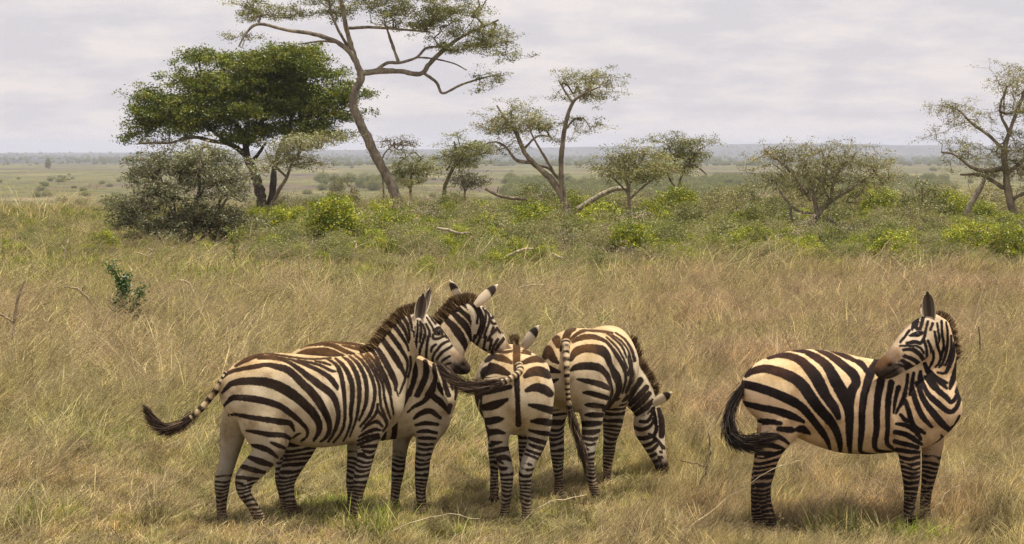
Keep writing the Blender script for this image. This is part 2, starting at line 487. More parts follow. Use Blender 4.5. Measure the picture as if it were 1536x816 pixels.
VOX = 0.0095
HOOVES = []
def build_zebra(z, body_st, head_st, label, ring_z=0.42, far_ring=0.5, mirror='all', tones=None, fallback=None, ears=(), eyes=(),
                mane=None, tail=None, legdark=0.0):
    tn = dict(cream=(0.55, 0.465, 0.335), gold=(0.58, 0.42, 0.23), leg=(0.28, 0.25, 0.20), dark=(0.018, 0.012, 0.009), dback=(0.052, 0.027, 0.010))
    tn.update(tones or {})
    f, own, lo = z.field(VOX)
    V, Qd = surface_nets(f, lo, VOX)
    # smooth the blocky field steps a little, keeping volume
    n = len(V)
    e = np.vstack([Qd[:, [0, 1]], Qd[:, [1, 2]], Qd[:, [2, 3]], Qd[:, [3, 0]]])
    for it, lam in enumerate([0.5, -0.52] * 3):
        acc = np.zeros_like(V); cnt = np.bincount(e[:, 0], minlength=n) + np.bincount(e[:, 1], minlength=n)
        for c in range(3):
            acc[:, c] = np.bincount(e[:, 0], V[e[:, 1], c], n) + np.bincount(e[:, 1], V[e[:, 0], c], n)
        V = V + lam * (acc / np.maximum(cnt, 1)[:, None] - V)
    gi = np.clip(np.round((V - lo) / VOX).astype(int), 0, np.array(f.shape) - 1)
    ow = own[gi[:, 0], gi[:, 1], gi[:, 2]].astype(int)
    C, S, TT = z.nearest(V, ow)
    kinds = np.array([l['kind'] for l in z.lofts] + ['none'])
    kd = kinds[ow]
    rel = V - z.root
    X = rel @ z.h; Y = rel @ z.l; Z = V[:, 2]
    # side the camera looks at
    tocam = CAM - C
    u = ((V - C) * S).sum(1); sg = np.sign((tocam * S).sum(1))
    away = (u * sg < 0)
    if mirror == 'none': away &= False
    elif mirror == 'front': away &= (X > 0.3)
    Vm = V.copy()
    Vm[away] -= 2 * u[away, None] * S[away]
    pp = project(Vm)
    dist = np.linalg.norm(V - CAM, axis=1)
    px2m = dist / F
    ishead = kd == 'head'; isleg = np.char.startswith(kd.astype(str), 'leg')
    sd = np.full(n, 6.0)
    sd[~ishead] = stroke_sd(pp[~ishead], body_st)
    if ishead.any(): sd[ishead] = stroke_sd(pp[ishead], head_st) - .35
    sd = sd * px2m
    # rings round the legs: closer together towards the hoof
    ang = np.arctan2((V - C) @ z.h, (V - C) @ z.l)
    sp = 0.018 + 0.052 * np.clip(Z, 0, 1)
    ph = np.log(sp) / 0.052
    legn = np.array([hash(k) % 97 for k in kd]) * 0.37 if False else ow * 0.37
    ph = ph + legn + 0.22 * np.sin(ang + ow) + 0.13 * np.sin(2 * ang + Z * 23 + ow * 2.0) + 0.25 * np.sin(Z * 31 + ow)
    fr = np.abs((ph % 1.0) - 0.5)
    duty = 0.30 + 0.03 * np.sin(ang * 3 + Z * 40)
    ring = (fr - duty) * sp
    z.dbg = None
    for li, l in enumerate(z.lofts):
        if not l['kind'].startswith('leg'): continue
        m = (ow == li)
        far = l.get('far', False); rz = l.get('ring', far_ring if far else ring_z)
        med = ((V - z.root) @ z.l - (C - z.root) @ z.l) * np.sign((C - z.root) @ z.l + 1e-6) < -0.2 * 0.03
        rr = ring + np.where(med, 0.001 + 0.010 * smoothstep(rz - 0.10, rz, Z), 0)
        edge = rz + 0.03 * np.sin(ang * 2 + li)
        a = m & (Z < edge)
        sd[a] = rr[a] - .006 * legdark * (1 - smoothstep(.3, .6, Z[a]))
        if far:
            c = m & (Z >= edge) & (Z < 0.8)
            lat = ~med
            sd[c & ~lat] = 0.02
            sd[c & lat] = ring[c & lat]
    if fallback is not None:
        m, s2 = fallback(X, Y, Z, pp)
        m = m & ~ishead & ~isleg
        sd[m] = s2[m]
    # eyelid and nostril hollows are in the markings; muzzle and hooves are plain dark skin
    light = np.tile(np.array(tn['cream']), (n, 1)); dark = np.tile(np.array(tn['dark']), (n, 1))
    def blend(arr, c, w): arr[:] = arr * (1 - w[:, None]) + np.array(c) * w[:, None]
    ztop = np.interp(X, [-0.6, -0.3, 0.5, 0.8], [0.98, 1.08, 1.05, 1.2])
    wb = smoothstep(0, 0.2, Z - ztop) * (~ishead)
    wb = wb * np.where(kd == 'torso', 1.0, 0.25)
    blend(light, tn['gold'], wb * 0.8); blend(dark, tn['dback'], smoothstep(0.1, 0.26, Z - ztop) * (kd == 'torso'))
    blend(light, tn['leg'], 1 - smoothstep(0.40, 0.95, Z) if not ishead.any() else (1 - smoothstep(0.40, 0.95, Z)) * (~ishead))  # pale hair greyed towards belly and legs, partly painted-in shade
    blend(light, (0.33, 0.24, 0.15), (1 - smoothstep(0.05, 0.3, Z)) * 0.8 * (~ishead))
    if legdark: blend(light, (0.10, 0.07, 0.05), (1 - smoothstep(0.25, 0.75, Z)) * legdark * isleg)
    hoof = (1 - smoothstep(0.035, 0.05, Z)) * isleg
    blend(light, (0.03, 0.026, 0.022), hoof)
    if ishead.any():
        blend(light, (0.52, 0.46, 0.38), ishead * 0.55)
        hl = [l for l in z.lofts if l['kind'] == 'head'][0]
        ax_ = hl['P'][-1] - hl['P'][0]; ax_ /= np.linalg.norm(ax_)
        t_ = ((V - hl['P'][0]) @ ax_) / ((hl['P'][-1] - hl['P'][0]) @ ax_)
        v_ = ((V - C) * np.cross(S, np.tile(ax_, (n, 1)))).sum(1)
        if (np.cross(hl['S'], ax_) @ np.array([0, 0, 1])) < 0: v_ = -v_
        jag = 0.05 * (vnoise(V[:, 0] * 60 + V[:, 1] * 31, V[:, 2] * 60, 4) - 0.5)
        mz = smoothstep(0.74, 0.88, t_ + jag) * ishead
        brn = smoothstep(0.58, 0.80, t_ + jag) * smoothstep(-0.01, 0.04, v_) * ishead
        blend(light, (0.30, 0.17, 0.07), brn * 0.85)
        sd = np.where(brn > 0.5, np.maximum(sd, 0.02), sd)
        blend(light, (0.040, 0.029, 0.024), mz); blend(dark, (0.02, 0.016, 0.014), mz)
        blend(light, (0.15, 0.075, 0.032), mz * smoothstep(0, .05, v_) * (.7 if 'large' in label else .25))
        hh_ = hl['h'][-4]
        nos = np.exp(-((t_ - .93) / .035)**2 - ((v_ - .25 * hh_) / .014)**2) * ishead
        mou = np.exp(-((v_ + .42 * hh_ - .02 * (1 - t_)) / .006)**2) * smoothstep(.78, .84, t_) * ishead
        V = V - (V - C) * (.26 * nos + .10 * mou)[:, None]
        blend(light, (0.008, 0.006, 0.005), np.clip(nos * 1.3 + mou, 0, 1))
        chin = smoothstep(.84, .9, t_) * smoothstep(-.4 * hh_, -.8 * hh_, v_) * 0
        lip = smoothstep(.66, .74, t_) * (1 - smoothstep(.80, .90, t_)) * ishead
        blend(light, (0.22, 0.18, 0.15), lip * .5)
    # muscle and skin forms: hip point, flank hollow, ribs, shoulder blade, stifle fold, groove behind the elbow
    aY = np.abs(Y); nrm_ = V - C; nrm_ /= np.linalg.norm(nrm_, axis=1)[:, None] + 1e-9
    g3 = lambda x0, y0, z0, sx, sy, sz: np.exp(-((X - x0) / sx)**2 - ((aY - y0) / sy)**2 - ((Z - z0) / sz)**2)
    dsp = .020 * g3(-.33, .20, 1.17, .06, .09, .06) - .026 * g3(-.20, .26, 1.02, .07, .12, .10) + .016 * g3(-.46, .20, 1.0, .10, .12, .13)
    dsp += .016 * g3(.42, .22, .98, .08, .12, .18) - .016 * g3(.28, .26, .92, .035, .14, .20) - .012 * g3(.54, .18, 1.0, .03, .12, .16)
    dsp += -.014 * g3(-.24, .24, .80, .03, .14, .12) + .010 * g3(.50, .14, .84, .06, .1, .08)
    dsp += .0028 * np.sin((X + .25 * Z) * 2 * np.pi / .062) * smoothstep(-.12, 0, X) * (1 - smoothstep(.22, .3, X)) * (Z < 1.15) * (Z > .68)
    dsp += .004 * (vnoise(X * 9 + 40, Z * 9 + Y * 5, 6) - .5)
    V = V + nrm_ * (dsp * ((kd == 'torso') | isleg) * smoothstep(.55, .7, Z))[:, None]
    ac_ = np.zeros_like(V)
    for it in range(2):
        for c in range(3): ac_[:, c] = np.bincount(e[:, 0], V[e[:, 1], c], n) + np.bincount(e[:, 1], V[e[:, 0], c], n)
        V = V + .35 * (ac_ / np.maximum(cnt, 1)[:, None] - V)
    HOOVES.extend([l['P'][-1][:2] for l in z.lofts if l['kind'].startswith('leg')])
    if 'grazing' in label: HOOVES.append([l for l in z.lofts if l['kind'] == 'head'][0]['P'][-1][:2])
    me = mesh_from("zebra_body", V - z.root, quads=Qd, cols=dict(mark=sd, light=light, dark=dark))
    emp = bpy.data.objects.new("zebra", None); COL.objects.link(emp); emp.location = [float(c) for c in z.root]
    emp['label'] = label; emp['category'] = 'zebra'; emp['group'] = 'zebras standing in the dry grass'
    add_obj("body", me, coat, emp)
    # ---- ears
    for base, tip, wd, side in ears:      # base/tip world points, side = direction the opening faces
        ax_ = tip - base; Ln = np.linalg.norm(ax_); T = ax_ / Ln
        fcn = side - T * (side @ T); fcn /= np.linalg.norm(fcn); sdv_ = np.cross(T, fcn)
        nu, nv = 16, 13
        tu = np.linspace(0, 1, nu)
        wdt = wd * np.interp(tu, [0, .12, .3, .5, .68, .82, .93, 1], [.60, .85, 1.08, 1.15, 1.12, .95, .66, .34])
        wdt = np.maximum(wdt, 0.004)
        Vv = []; cc = []
        for layer in (0, 1):
            for i, q in enumerate(tu):
                for j in range(nv):
                    a = (j / (nv - 1) - 0.5) * 2
                    th = a * (1.25 - 0.30 * q)
                    r = wdt[i]
                    p = base + T * (q * Ln) + sdv_ * (math.sin(th) * r) - fcn * (math.cos(th) * r * 0.55 - r * 0.2) - fcn * (0.006 * (1 - layer) * (1 - a * a * 0.7))
                    p = p + T * (-0.02 * a * a * q)
                    Vv.append(p)
                    if layer == 0:
                        c = (0.62, 0.50, 0.34) if q < 0.62 or q > 0.93 else (0.03, 0.02, 0.014)
                        if side_dark: c = tuple(0.10 * k / 0.6 for k in c)
                    else:
                        c = (0.11, 0.085, 0.06) if abs(a) < 0.72 else (0.55, 0.46, 0.34)
                        if abs(a) < 0.25: c = (0.05, 0.035, 0.028)
                    cc.append(c)
        Vv = np.array(Vv); I2 = np.arange(nu * nv).reshape(nu, nv)
        q0 = np.stack([I2[:-1, :-1], I2[:-1, 1:], I2[1:, 1:], I2[1:, :-1]], -1).reshape(-1, 4)
        q1 = q0[:, ::-1] + nu * nv
        rims = []
        o_ = nu * nv
        for i in range(nu - 1):
            rims += [(I2[i, 0], I2[i+1, 0], I2[i+1, 0] + o_, I2[i, 0] + o_), (I2[i+1, -1], I2[i, -1], I2[i, -1] + o_, I2[i+1, -1] + o_)]
        for j in range(nv - 1):
            rims.append((I2[-1, j], I2[-1, j+1], I2[-1, j+1] + o_, I2[-1, j] + o_))
        em = mesh_from("ear", Vv - z.root, quads=np.vstack([q0, q1, np.array(rims)]), cols=dict(col=np.array(cc)))
        add_obj("ear", em, hair_m, emp)
    # ---- eyes: set into the head surface
    for px, py, sgn in eyes:
        hl = [l for l in z.lofts if l['kind'] == 'head'][0]
        cand = np.where(ishead & ~away)[0] if sgn > 0 else np.where(ishead & away)[0]
        d = np.hypot(pp[cand, 0] - px, pp[cand, 1] - py)
        near = cand[np.argsort(d)[:12]]
        c = V[near].mean(0); nrm = c - C[near].mean(0); nrm /= np.linalg.norm(nrm)
        c = c - nrm * 0.008
        bm = []
        nl, na = 8, 12
        th = np.linspace(0, np.pi, nl)[:, None]; ph_ = np.arange(na)[None, :] / na * 2 * np.pi
        sp_ = np.stack([np.sin(th) * np.cos(ph_), np.sin(th) * np.sin(ph_), np.cos(th) * np.ones_like(ph_)], -1).reshape(-1, 3)
        I2 = np.arange(nl * na).reshape(nl, na)
        q0 = np.stack([I2[:-1], np.roll(I2[:-1], -1, 1), np.roll(I2[1:], -1, 1), I2[1:]], -1).reshape(-1, 4)
        add_obj("eye", mesh_from("eye", sp_ * 0.019 + c - z.root, quads=q0), eye_m, emp)
    # ---- hair strips
    def hairs(name, R0, D, Ln, wd, colr, bend=None):
        m = len(R0)
        D = D / np.linalg.norm(D, axis=1)[:, None]
        sdd = np.cross(D, rng.normal(size=(m, 3))); sdd /= np.linalg.norm(sdd, axis=1)[:, None]
        mid = R0 + D * Ln[:, None] * 0.55; tip = R0 + D * Ln[:, None] + (0 if bend is None else bend)
        Vh = np.stack([R0 - sdd * wd, R0 + sdd * wd, mid + sdd * wd * 0.8, mid - sdd * wd * 0.8, tip], 1)
        b0 = np.arange(m)[:, None] * 5
        qd = b0 + np.array([0, 1, 2, 3]); tr = b0 + np.array([3, 2, 4])
        col = np.repeat(colr, 5, 0)
        hm = mesh_from(name, Vh.reshape(-1, 3) - z.root, tris=tr, quads=qd, cols=dict(col=col))
        return add_obj(name, hm, hair_m, emp)
    if mane is not None:
        P, up, ln, thick = mane['P'].copy(), mane['up'], mane['len'], mane.get('thick', 0.014)
        for i in range(len(P)):                     # root the hair on the crest itself
            dv_ = V - P[i]; al = dv_ @ up[i]; pe = np.linalg.norm(dv_ - al[:, None] * up[i], axis=1)
            c_ = np.where((pe < .035) & (np.abs(al) < .14))[0]
            if len(c_): P[i] = V[c_[np.argmax(al[c_] - pe[c_] * .5)]] - up[i] * .008
        m = mane.get('n', 5200)
        q = rng.random(m) * (len(P) - 1.001); i = q.astype(int); fr_ = (q - i)[:, None]
        R0 = P[i] * (1 - fr_) + P[i+1] * fr_
        U = up[i] * (1 - fr_) + up[i+1] * fr_
        lens = np.interp(q / (len(P) - 1), [0, .08, .5, .9, 1], [0.4, 0.9, 1, 0.9, 0.45]) * ln * (0.75 + 0.45 * rng.random(m))
        R0 = R0 + rng.normal(size=(m, 3)) * [thick, thick, 0.006]
        D = U + rng.normal(size=(m, 3)) * 0.16
        stripe = np.sin(q / (len(P) - 1) * mane.get('bands', 9) * 2 * np.pi + 1) + 0.6 * rng.normal(size=m)
        c = np.where((stripe > 0.7)[:, None], np.array([[0.36, 0.25, 0.13]]), np.array([[0.085, 0.048, 0.020]])) * (0.5 + 1.0 * rng.random((m, 1)))
        hairs("mane", R0, D, lens, 0.0022, c)
    if tail is not None:
        P = catmull(np.array(tail['P']), 6); R = np.interp(np.linspace(0, 1, len(P)), tail['t'], tail['r'])
        cut = int(len(P) * tail['dock']) + 1
        Vt, Qt, tt = tube(P[:cut], R[:cut] * np.linspace(1, 0.8, cut), 12)
        arc = np.concatenate([[0], np.cumsum(np.linalg.norm(np.diff(P, axis=0), axis=1))])
        sA = np.repeat(arc[:cut], 12)
        ringt = (np.abs(((sA / 0.036) % 1) - 0.5) - 0.24) * 0.036
        lt_ = np.tile(np.array([0.60, 0.48, 0.31]), (len(Vt), 1)) if not tail.get('black') else np.tile(np.array([0.02, 0.014, 0.01]), (len(Vt), 1))
        dtl = np.tile(np.array(tn['dark']), (len(Vt), 1))
        tm = mesh_from("tail", Vt - z.root, quads=Qt, cols=dict(mark=ringt, light=lt_, dark=dtl))
        add_obj("tail", tm, coat, emp)
        m = tail.get('n', 1500)
        st = tail.get('hair', 0.45)
        q = (st + (1 - st) * rng.random(m) ** 0.8) * (len(P) - 1.001); i = q.astype(int); fr_ = (q - i)[:, None]
        R0 = P[i] * (1 - fr_) + P[i+1] * fr_
        tg = P[np.minimum(i + 3, len(P) - 1)] - P[np.maximum(i - 2, 0)]; tg /= np.linalg.norm(tg, axis=1)[:, None] + 1e-9
        off = rng.normal(size=(m, 3)) * 0.45 * R[i][:, None]
        R0 = R0 + off
        D = tg + off / 0.06 * 0.18 + rng.normal(size=(m, 3)) * 0.05
        c = np.where(rng.random((m, 1)) < tail.get('pale', 0.25), np.array([[0.17, 0.11, 0.065]]), np.array([[0.05, 0.032, 0.022]])) * (0.5 + 1.0 * rng.random((m, 1)))
        if tail.get('black'): c = c * 0.35
        hairs("tail_tuft", R0, D, (0.09 + 0.06 * rng.random(m)), 0.0022, c)
    return emp
side_dark = False
def crest_line(z, rows, plane='s', k=6):
    """mane root line: rows (px, py, plane value, upx, upy) -> points and outward directions"""
    P = np.array([z.pt(r[0], r[1], plane, r[2]) for r in rows])
    Q = np.array([z.pt(r[0] + r[3], r[1] + r[4], plane, r[2]) for r in rows])
    U = Q - P; U /= np.linalg.norm(U, axis=1)[:, None]
    PU = catmull(np.hstack([P, U]), k)
    return PU[:, :3], PU[:, 3:]

def vertical_bands(x0, x1, per, ph0=0.0, zc=0.9, lean=0.25):
    def fn(X, Y, Z, pp):
        p = (X - lean * (Z - zc) * np.clip(0.35 - X, -0.2, 0.8) + 0.012 * np.sin(Z * 17)) / per + ph0
        return (X > x0) & (X < x1), (np.abs((p % 1) - 0.5) - 0.26) * per
    return fn
# ---- zebra 1: side on, tail swishing to the left
Z1_BODY = strokes('''
A 60,420,18 100,340,22 200,222,26 330,156,22 450,152,14 600,172,12 800,196,10 950,186,10
A 220,250,14 300,205,34 400,160,26 430,160,8
A 350,188,8 450,176,16 560,184,12 700,210,8
A 112,350,12 150,315,22 200,290,24 330,262,30 470,248,38 600,270,50 670,320,50 740,390,55 820,470,60 880,560,55 930,660,45 940,740,30 910,800,20 870,830,10
A 400,190,20 500,190,20 600,208,20 690,260,30 780,330,45 870,400,50 960,470,48 1000,570,36 1005,660,30 975,760,20 930,830,12
A 118,455,14 155,415,28 200,380,40 320,365,55 450,378,60 560,405,75 650,460,75 740,535,65 810,605,60 855,680,50 860,750,36 820,820,16
A 128,560,12 165,520,26 210,490,40 320,495,48 450,520,48 560,560,46 650,620,40 720,680,30 770,740,22 765,790,14 725,825,12
A 170,630,10 220,620,20 300,635,30 420,655,36 560,675,42 640,690,36 668,745,14
A 305,745,12 380,755,28 480,775,36 580,778,36 635,805,22
A 650,200,14 760,240,24 860,285,28 940,340,36 990,400,32 1000,430,10
A 700,203,10 800,225,16 880,248,16 950,285,20 990,292,8
A 830,212,10 900,226,14 948,242,8
A 920,192,10 990,240,24 1025,310,32 1045,400,32 1055,500,28 1060,600,24 1055,680,20 1030,760,16 970,835,12
A 985,190,12 1040,240,26 1090,320,34 1115,410,32 1115,500,28 1105,600,24 1105,680,18 1075,770,12 1045,825,8
A 1040,180,10 1095,220,26 1145,310,32 1165,400,30 1165,500,26 1155,600,18 1130,700,12 1095,790,8
A 1090,172,10 1150,225,24 1200,310,30 1220,400,28 1220,500,26 1200,580,20 1165,665,10
A 1130,166,8 1190,215,20 1240,290,26 1275,380,26 1285,470,24 1265,570,22 1230,640,18 1175,710,12
A 1180,160,8 1240,230,18 1290,320,20 1320,400,18 1328,480,18 1335,560,16 1365,640,18 1378,700,16 1345,750,8
A 1215,165,8 1270,240,14 1320,330,15 1350,400,15 1363,500,15 1382,580,15 1405,650,10
A 1230,155,14 1290,220,20 1340,320,20 1380,400,20 1405,480,16 1420,560,14 1430,620,8
A 1305,540,12 1300,590,22 1270,640,16 1210,700,8
A 1308,590,16 1350,640,16 1372,690,8
A 1185,750,8 1230,700,20 1300,675,24 1345,712,14
A 1165,790,10 1230,755,22 1290,735,24 1330,742,10
A 1155,822,10 1230,795,24 1310,778,24
A 660,800,8 690,775,14 720,765,6
B 490,120,12 540,140,28 605,168,14
B 342,142,12 400,155,36 470,180,36 542,235,16
B 325,235,24 400,262,46 492,292,30
B 270,305,30 350,330,36 442,350,22
B 205,385,18 290,392,24 385,400,12
B 205,425,18 290,440,20 375,445,12
B 225,470,16 300,478,18 365,478,12
B 1150,140,14 1230,112,18 1318,85,16
B 1180,155,14 1250,150,22 1312,145,22
B 1190,182,14 1250,195,22 1302,185,14
B 1190,225,12 1240,240,14 1295,225,12
B 1155,290,12 1220,308,24 1275,290,12
B 1180,265,10 1230,265,10 1280,255,10
B 1120,345,14 1190,352,16 1255,340,12
C 570,385,28 620,460,36 655,560,24 665,650,14
C 490,400,44 550,480,42 600,560,38 625,660,24 635,760,14
C 430,440,34 500,540,52 560,620,46 600,720,28 622,800,14
C 370,500,40 440,590,50 500,670,46 560,760,36 600,830,24 620,900,18
D 350,-40,50 390,20,50 470,125,54 540,230,46 590,320,30 610,400,14
D 270,40,60 310,110,60 380,205,70 450,310,80 510,410,66 548,480,40 570,550,20
D 170,120,40 215,190,46 260,250,60 330,380,72 380,470,72 425,570,70 460,650,46 450,730,20
D 110,200,50 170,240,42 220,330,36 290,470,36 340,580,36 380,690,28 400,790,16
D 430,640,16 470,740,14 490,800,10
D 602,330,26 606,420,26 590,510,24 568,600,24 535,690,20 505,770,14
D 640,300,24 650,380,24 640,460,20 610,560,16
''')
Z1_HEAD = strokes('''
C 690,430,10 690,560,16 682,680,16 670,800,16
D 665,0,16 668,120,18 662,280,14
C 735,520,12 735,620,16 725,740,16
D 722,60,16 712,180,16 695,290,10
C 770,530,12 782,620,16 778,700,16
D 772,-10,16 768,60,14 762,110,10
C 800,560,12 830,640,16 832,740,16
D 820,20,18 800,110,20 768,200,20 752,290,16 750,345,10
C 840,560,12 880,640,20 888,720,18
D 882,20,18 862,100,20 847,220,22 842,370,16
C 850,480,8 900,560,14 935,620,10
C 860,410,6 920,500,10 965,560,10
C 900,430,6 950,500,10 1005,555,8
C 940,470,6 985,520,8 1030,560,6
C 1075,660,10 1110,720,12 1160,780,12 1200,820,8
C 1100,640,8 1150,720,10 1210,790,8
C 935,640,14 1000,608,22 1060,625,16 1085,665,10
C 950,660,20 1000,655,46 1050,655,24
C 950,680,14 1000,695,20 1060,680,10
D 928,15,14 938,70,20 1000,68,18 1070,38,14 1110,60,8
D 905,235,12 920,180,20 970,140,14
D 930,370,12 932,290,18 1000,190,22 1060,130,24 1135,98,12
D 985,400,10 982,330,20 1050,240,22 1130,190,22 1185,150,12
D 1040,400,12 1042,360,16 1090,320,18 1150,290,12
D 1072,430,12 1092,400,16 1155,380,14
''')
z = Zeb(455, 15.86, 18)
z.torso_px([(337,556,584,.07),(345,546,610,.14),(360,537,630,.19),(385,530,645,.235),(415,529,655,.265),(445,531,663,.285),(475,534,671,.29),
            (505,535,668,.28),(535,532,662,.255),(560,528,652,.22),(580,530,640,.17),(592,545,625,.12),(598,560,605,.07)])
z.loft('neck', [(562,575,0,.22,.15),(575,562,0,.205,.135),(586,546,-.01,.178,.11),(598,524,-.02,.155,.09),(610,504,-.03,.135,.08),(622,488,-.04,.115,.075)], blend=0.05)
z.loft('head', [(627,480,-.04,.075,.07),(633,492,-.05,.118,.088),(642,508,-.06,.132,.092),(655,521,-.07,.118,.082),(667,532,-.08,.092,.066),
                (679,541,-.09,.076,.058),(689,548,-.1,.070,.057),(697,553,-.1,.048,.045)], blend=0.03)
z.loft('leg', [(388,600,-.13,.19,.10),(398,636,-.15,.185,.115),(405,662,-.16,.14,.10),(396,685,-.16,.10,.08),(382,701,-.16,.092,.06),(368,718,-.16,.078,.05),
               (366,738,-.16,.050,.04),(378,757,-.16,.040,.034),(388,775,-.16,.043,.036),(396,788,-.16,.036,.032),(402,800,-.16,.052,.048),(403,807,-.16,.055,.05)], ring=0.37, blend=0.045)
z.loft('legfar', [(368,600,.12,.15,.10),(352,640,.15,.11,.08),(346,669,.15,.082,.065),(340,699,.15,.062,.052),(334,718,.15,.062,.046),(333,738,.15,.052,.04),
               (332,757,.15,.038,.034),(333,775,.15,.038,.036),(335,786,.15,.033,.03),(339,796,.15,.05,.046)], ring=0.42, far=True, blend=0.045)
z.loft('leg', [(562,600,-.12,.14,.10),(557,635,-.13,.12,.09),(552,660,-.13,.085,.07),(549,680,-.13,.068,.056),(545,700,-.13,.060,.05),(541,718,-.13,.056,.047),
               (538,735,-.13,.044,.04),(536,755,-.13,.036,.033),(537,773,-.13,.040,.036),(538,784,-.13,.034,.032),(543,795,-.13,.05,.048),(543,800,-.13,.052,.05)], ring=0.55, blend=0.04)
z.loft('legfar', [(550,620,.12,.12,.08),(538,650,.13,.09,.065),(532,680,.13,.058,.05),(530,705,.13,.052,.046),(529,720,.13,.052,.045),(528,745,.13,.036,.033),
               (528,766,.13,.039,.036),(529,777,.13,.034,.03),(532,787,.13,.05,.046)], ring=0.55, far=True, blend=0.04)
cr, cu = crest_line(z, [(550,528,0,-10,-12),(562,512,0,-12,-8),(575,490,-.01,-12,-8),(590,472,-.02,-10,-10),(606,460,-.03,-6,-12),(622,459,-.04,-1,-12),(632,464,-.04,2,-12)])
build_zebra(z, Z1_BODY, Z1_HEAD, "zebra standing side on at far left with its tail flicked out behind",
    ears=[(z.pt(628,482,'s',-.12), z.pt(635,440,'s',-.13), .046, np.array([0.15, -1, 0.25])), (z.pt(637,468,'s',.03), z.pt(646,431,'s',.08), .034, np.array([0.6, -.6, 0.1]))],
    eyes=[(658,497,1)], mane=dict(P=cr, up=cu, len=.072, n=8000),
    tail=dict(P=[z.pt(343,560,'s',0), z.pt(334,572,'s',0), z.pt(317,595,'s',.01), z.pt(297,618,'s',.02), z.pt(275,635,'s',.03), z.pt(256,643,'s',.03), z.pt(240,638,'s',.03), z.pt(229,626,'s',.03)],
              t=[0, .3, .6, .8, 1], r=[.036, .026, .036, .030, .012], dock=.5, hair=.42, n=1700))

# ---- zebra 2: behind zebra 1, chest and head showing
Z2_BODY = strokes('''
G 30,240,20 100,190,50 200,130,50 300,95,26 400,82,18 550,92,22 700,105,26 850,120,30 990,146,10
G 235,168,18 300,132,36 400,122,40 520,124,40 640,150,44 740,200,44 850,238,30
G 150,270,20 260,235,70 400,222,100 540,218,96 660,250,70 760,300,60
G 715,135,10 800,155,30 900,180,28 995,202,12
G 870,150,8 930,160,12 995,165,8
D 590,440,40 582,600,60 560,700,60 530,800,60
D 670,320,40 700,430,60 702,540,60 672,650,60 630,790,50
D 830,360,50 845,460,70 832,560,70 790,660,70 730,790,60
D 940,400,30 950,500,52 960,580,44 922,680,62 850,790,50
D 1000,410,40 1030,500,42 1070,590,42 1090,680,50 1135,790,50
D 1080,440,24 1130,540,26 1160,640,26 1182,720,20
D 990,640,20 1012,700,50 1055,775,20
D 1190,560,20 1212,660,26 1225,760,28 1215,840,18
D 1225,620,16 1245,720,20 1255,800,14
E 440,150,20 448,110,24
D 890,800,20 940,792,40 1000,835,36 1060,900,20
E 200,150,8 240,120,16 290,85,22 340,30,26 350,0,26
E 335,55,16 380,80,36 428,132,22
E 238,190,10 275,155,24 330,140,32 388,182,16
E 245,225,10 300,213,22 375,220,16
E 258,265,10 310,258,20 368,270,14
E 265,300,12 310,300,18 362,302,12
E 265,332,10 305,338,14 350,335,10
E 262,360,10 300,368,14 342,362,10
E 250,390,10 290,400,12 332,392,10
E 80,245,10 130,180,18 180,90,24 225,0,26
E 60,240,10 110,180,14 150,100,20 175,0,26
E 380,-10,24 395,20,24 405,45,10
F 470,305,24 560,385,30 625,450,24 665,540,16
F 400,340,34 470,400,42 560,465,42 615,540,36 642,640,28 632,740,22 605,830,16
F 380,420,50 450,490,52 540,570,60 585,660,44 595,800,24
F 320,490,50 420,590,76 495,670,84 545,770,60 570,850,30
F 250,590,60 350,690,90 430,790,90 480,880,70
D 1190,-60,60 1250,10,84 1310,90,88 1345,170,60 1358,240,24
F 240,300,60 330,400,40 380,480,20
''')
Z2_HEAD = strokes('''
F 560,330,10 630,420,16 680,520,16 690,640,14 660,740,14 625,830,12
F 600,340,10 660,430,12 720,560,15 705,680,14 665,790,12
F 470,305,24 560,385,28 625,450,22 655,540,16 640,640,14
F 720,440,10 757,540,14 742,650,15 705,760,14 680,830,12
F 755,470,12 800,540,16 792,640,16 755,740,15 730,820,12
F 760,400,8 800,450,12 830,500,12
F 820,570,18 860,560,30 870,540,20
F 815,600,14 840,640,22 880,640,18
F 850,690,20 820,780,20 780,860,16
F 900,700,16 920,730,22 940,760,12
F 830,780,20 900,700,24
H 300,130,12 282,215,10
H 255,130,12 225,205,10
H 345,150,14 328,225,10
H 392,150,14 358,205,12 348,250,10
H 215,120,12 195,200,10
H 440,140,18 400,190,18 375,230,12
H 300,230,10 260,225,10
''')
z = Zeb(556, 16.25, 15)
z.torso_px([(420,548,598,.08),(432,530,625,.16),(450,518,642,.22),(480,512,655,.26),(520,513,662,.28),(560,518,662,.28),(600,522,657,.26),(630,525,651,.23),
            (655,532,641,.19),(671,545,628,.14),(680,562,606,.07)])
z.loft('neck', [(642,568,0,.20,.15),(652,550,0,.185,.13),(664,529,0,.165,.11),(676,508,0,.148,.095),(688,488,0,.128,.08),(699,472,0,.108,.075)], blend=0.05)
z.loft('head', [(706,466,0,.08,.072),(714,480,.01,.120,.088),(723,494,.02,.124,.088),(734,507,.03,.108,.08),(745,518,.04,.085,.065),(754,527,.05,.072,.056),(762,535,.06,.066,.054),(768,541,.06,.045,.045)], blend=0.03)
z.loft('leg', [(455,630,-.14,.17,.11),(450,665,-.15,.13,.095),(441,693,-.15,.088,.065),(431,717,-.15,.068,.05),(431,738,-.15,.052,.042),(437,757,-.15,.042,.036),(441,773,-.15,.044,.038),(444,784,-.15,.038,.034),(449,795,-.15,.05,.048)], ring=0.75, blend=0.045)
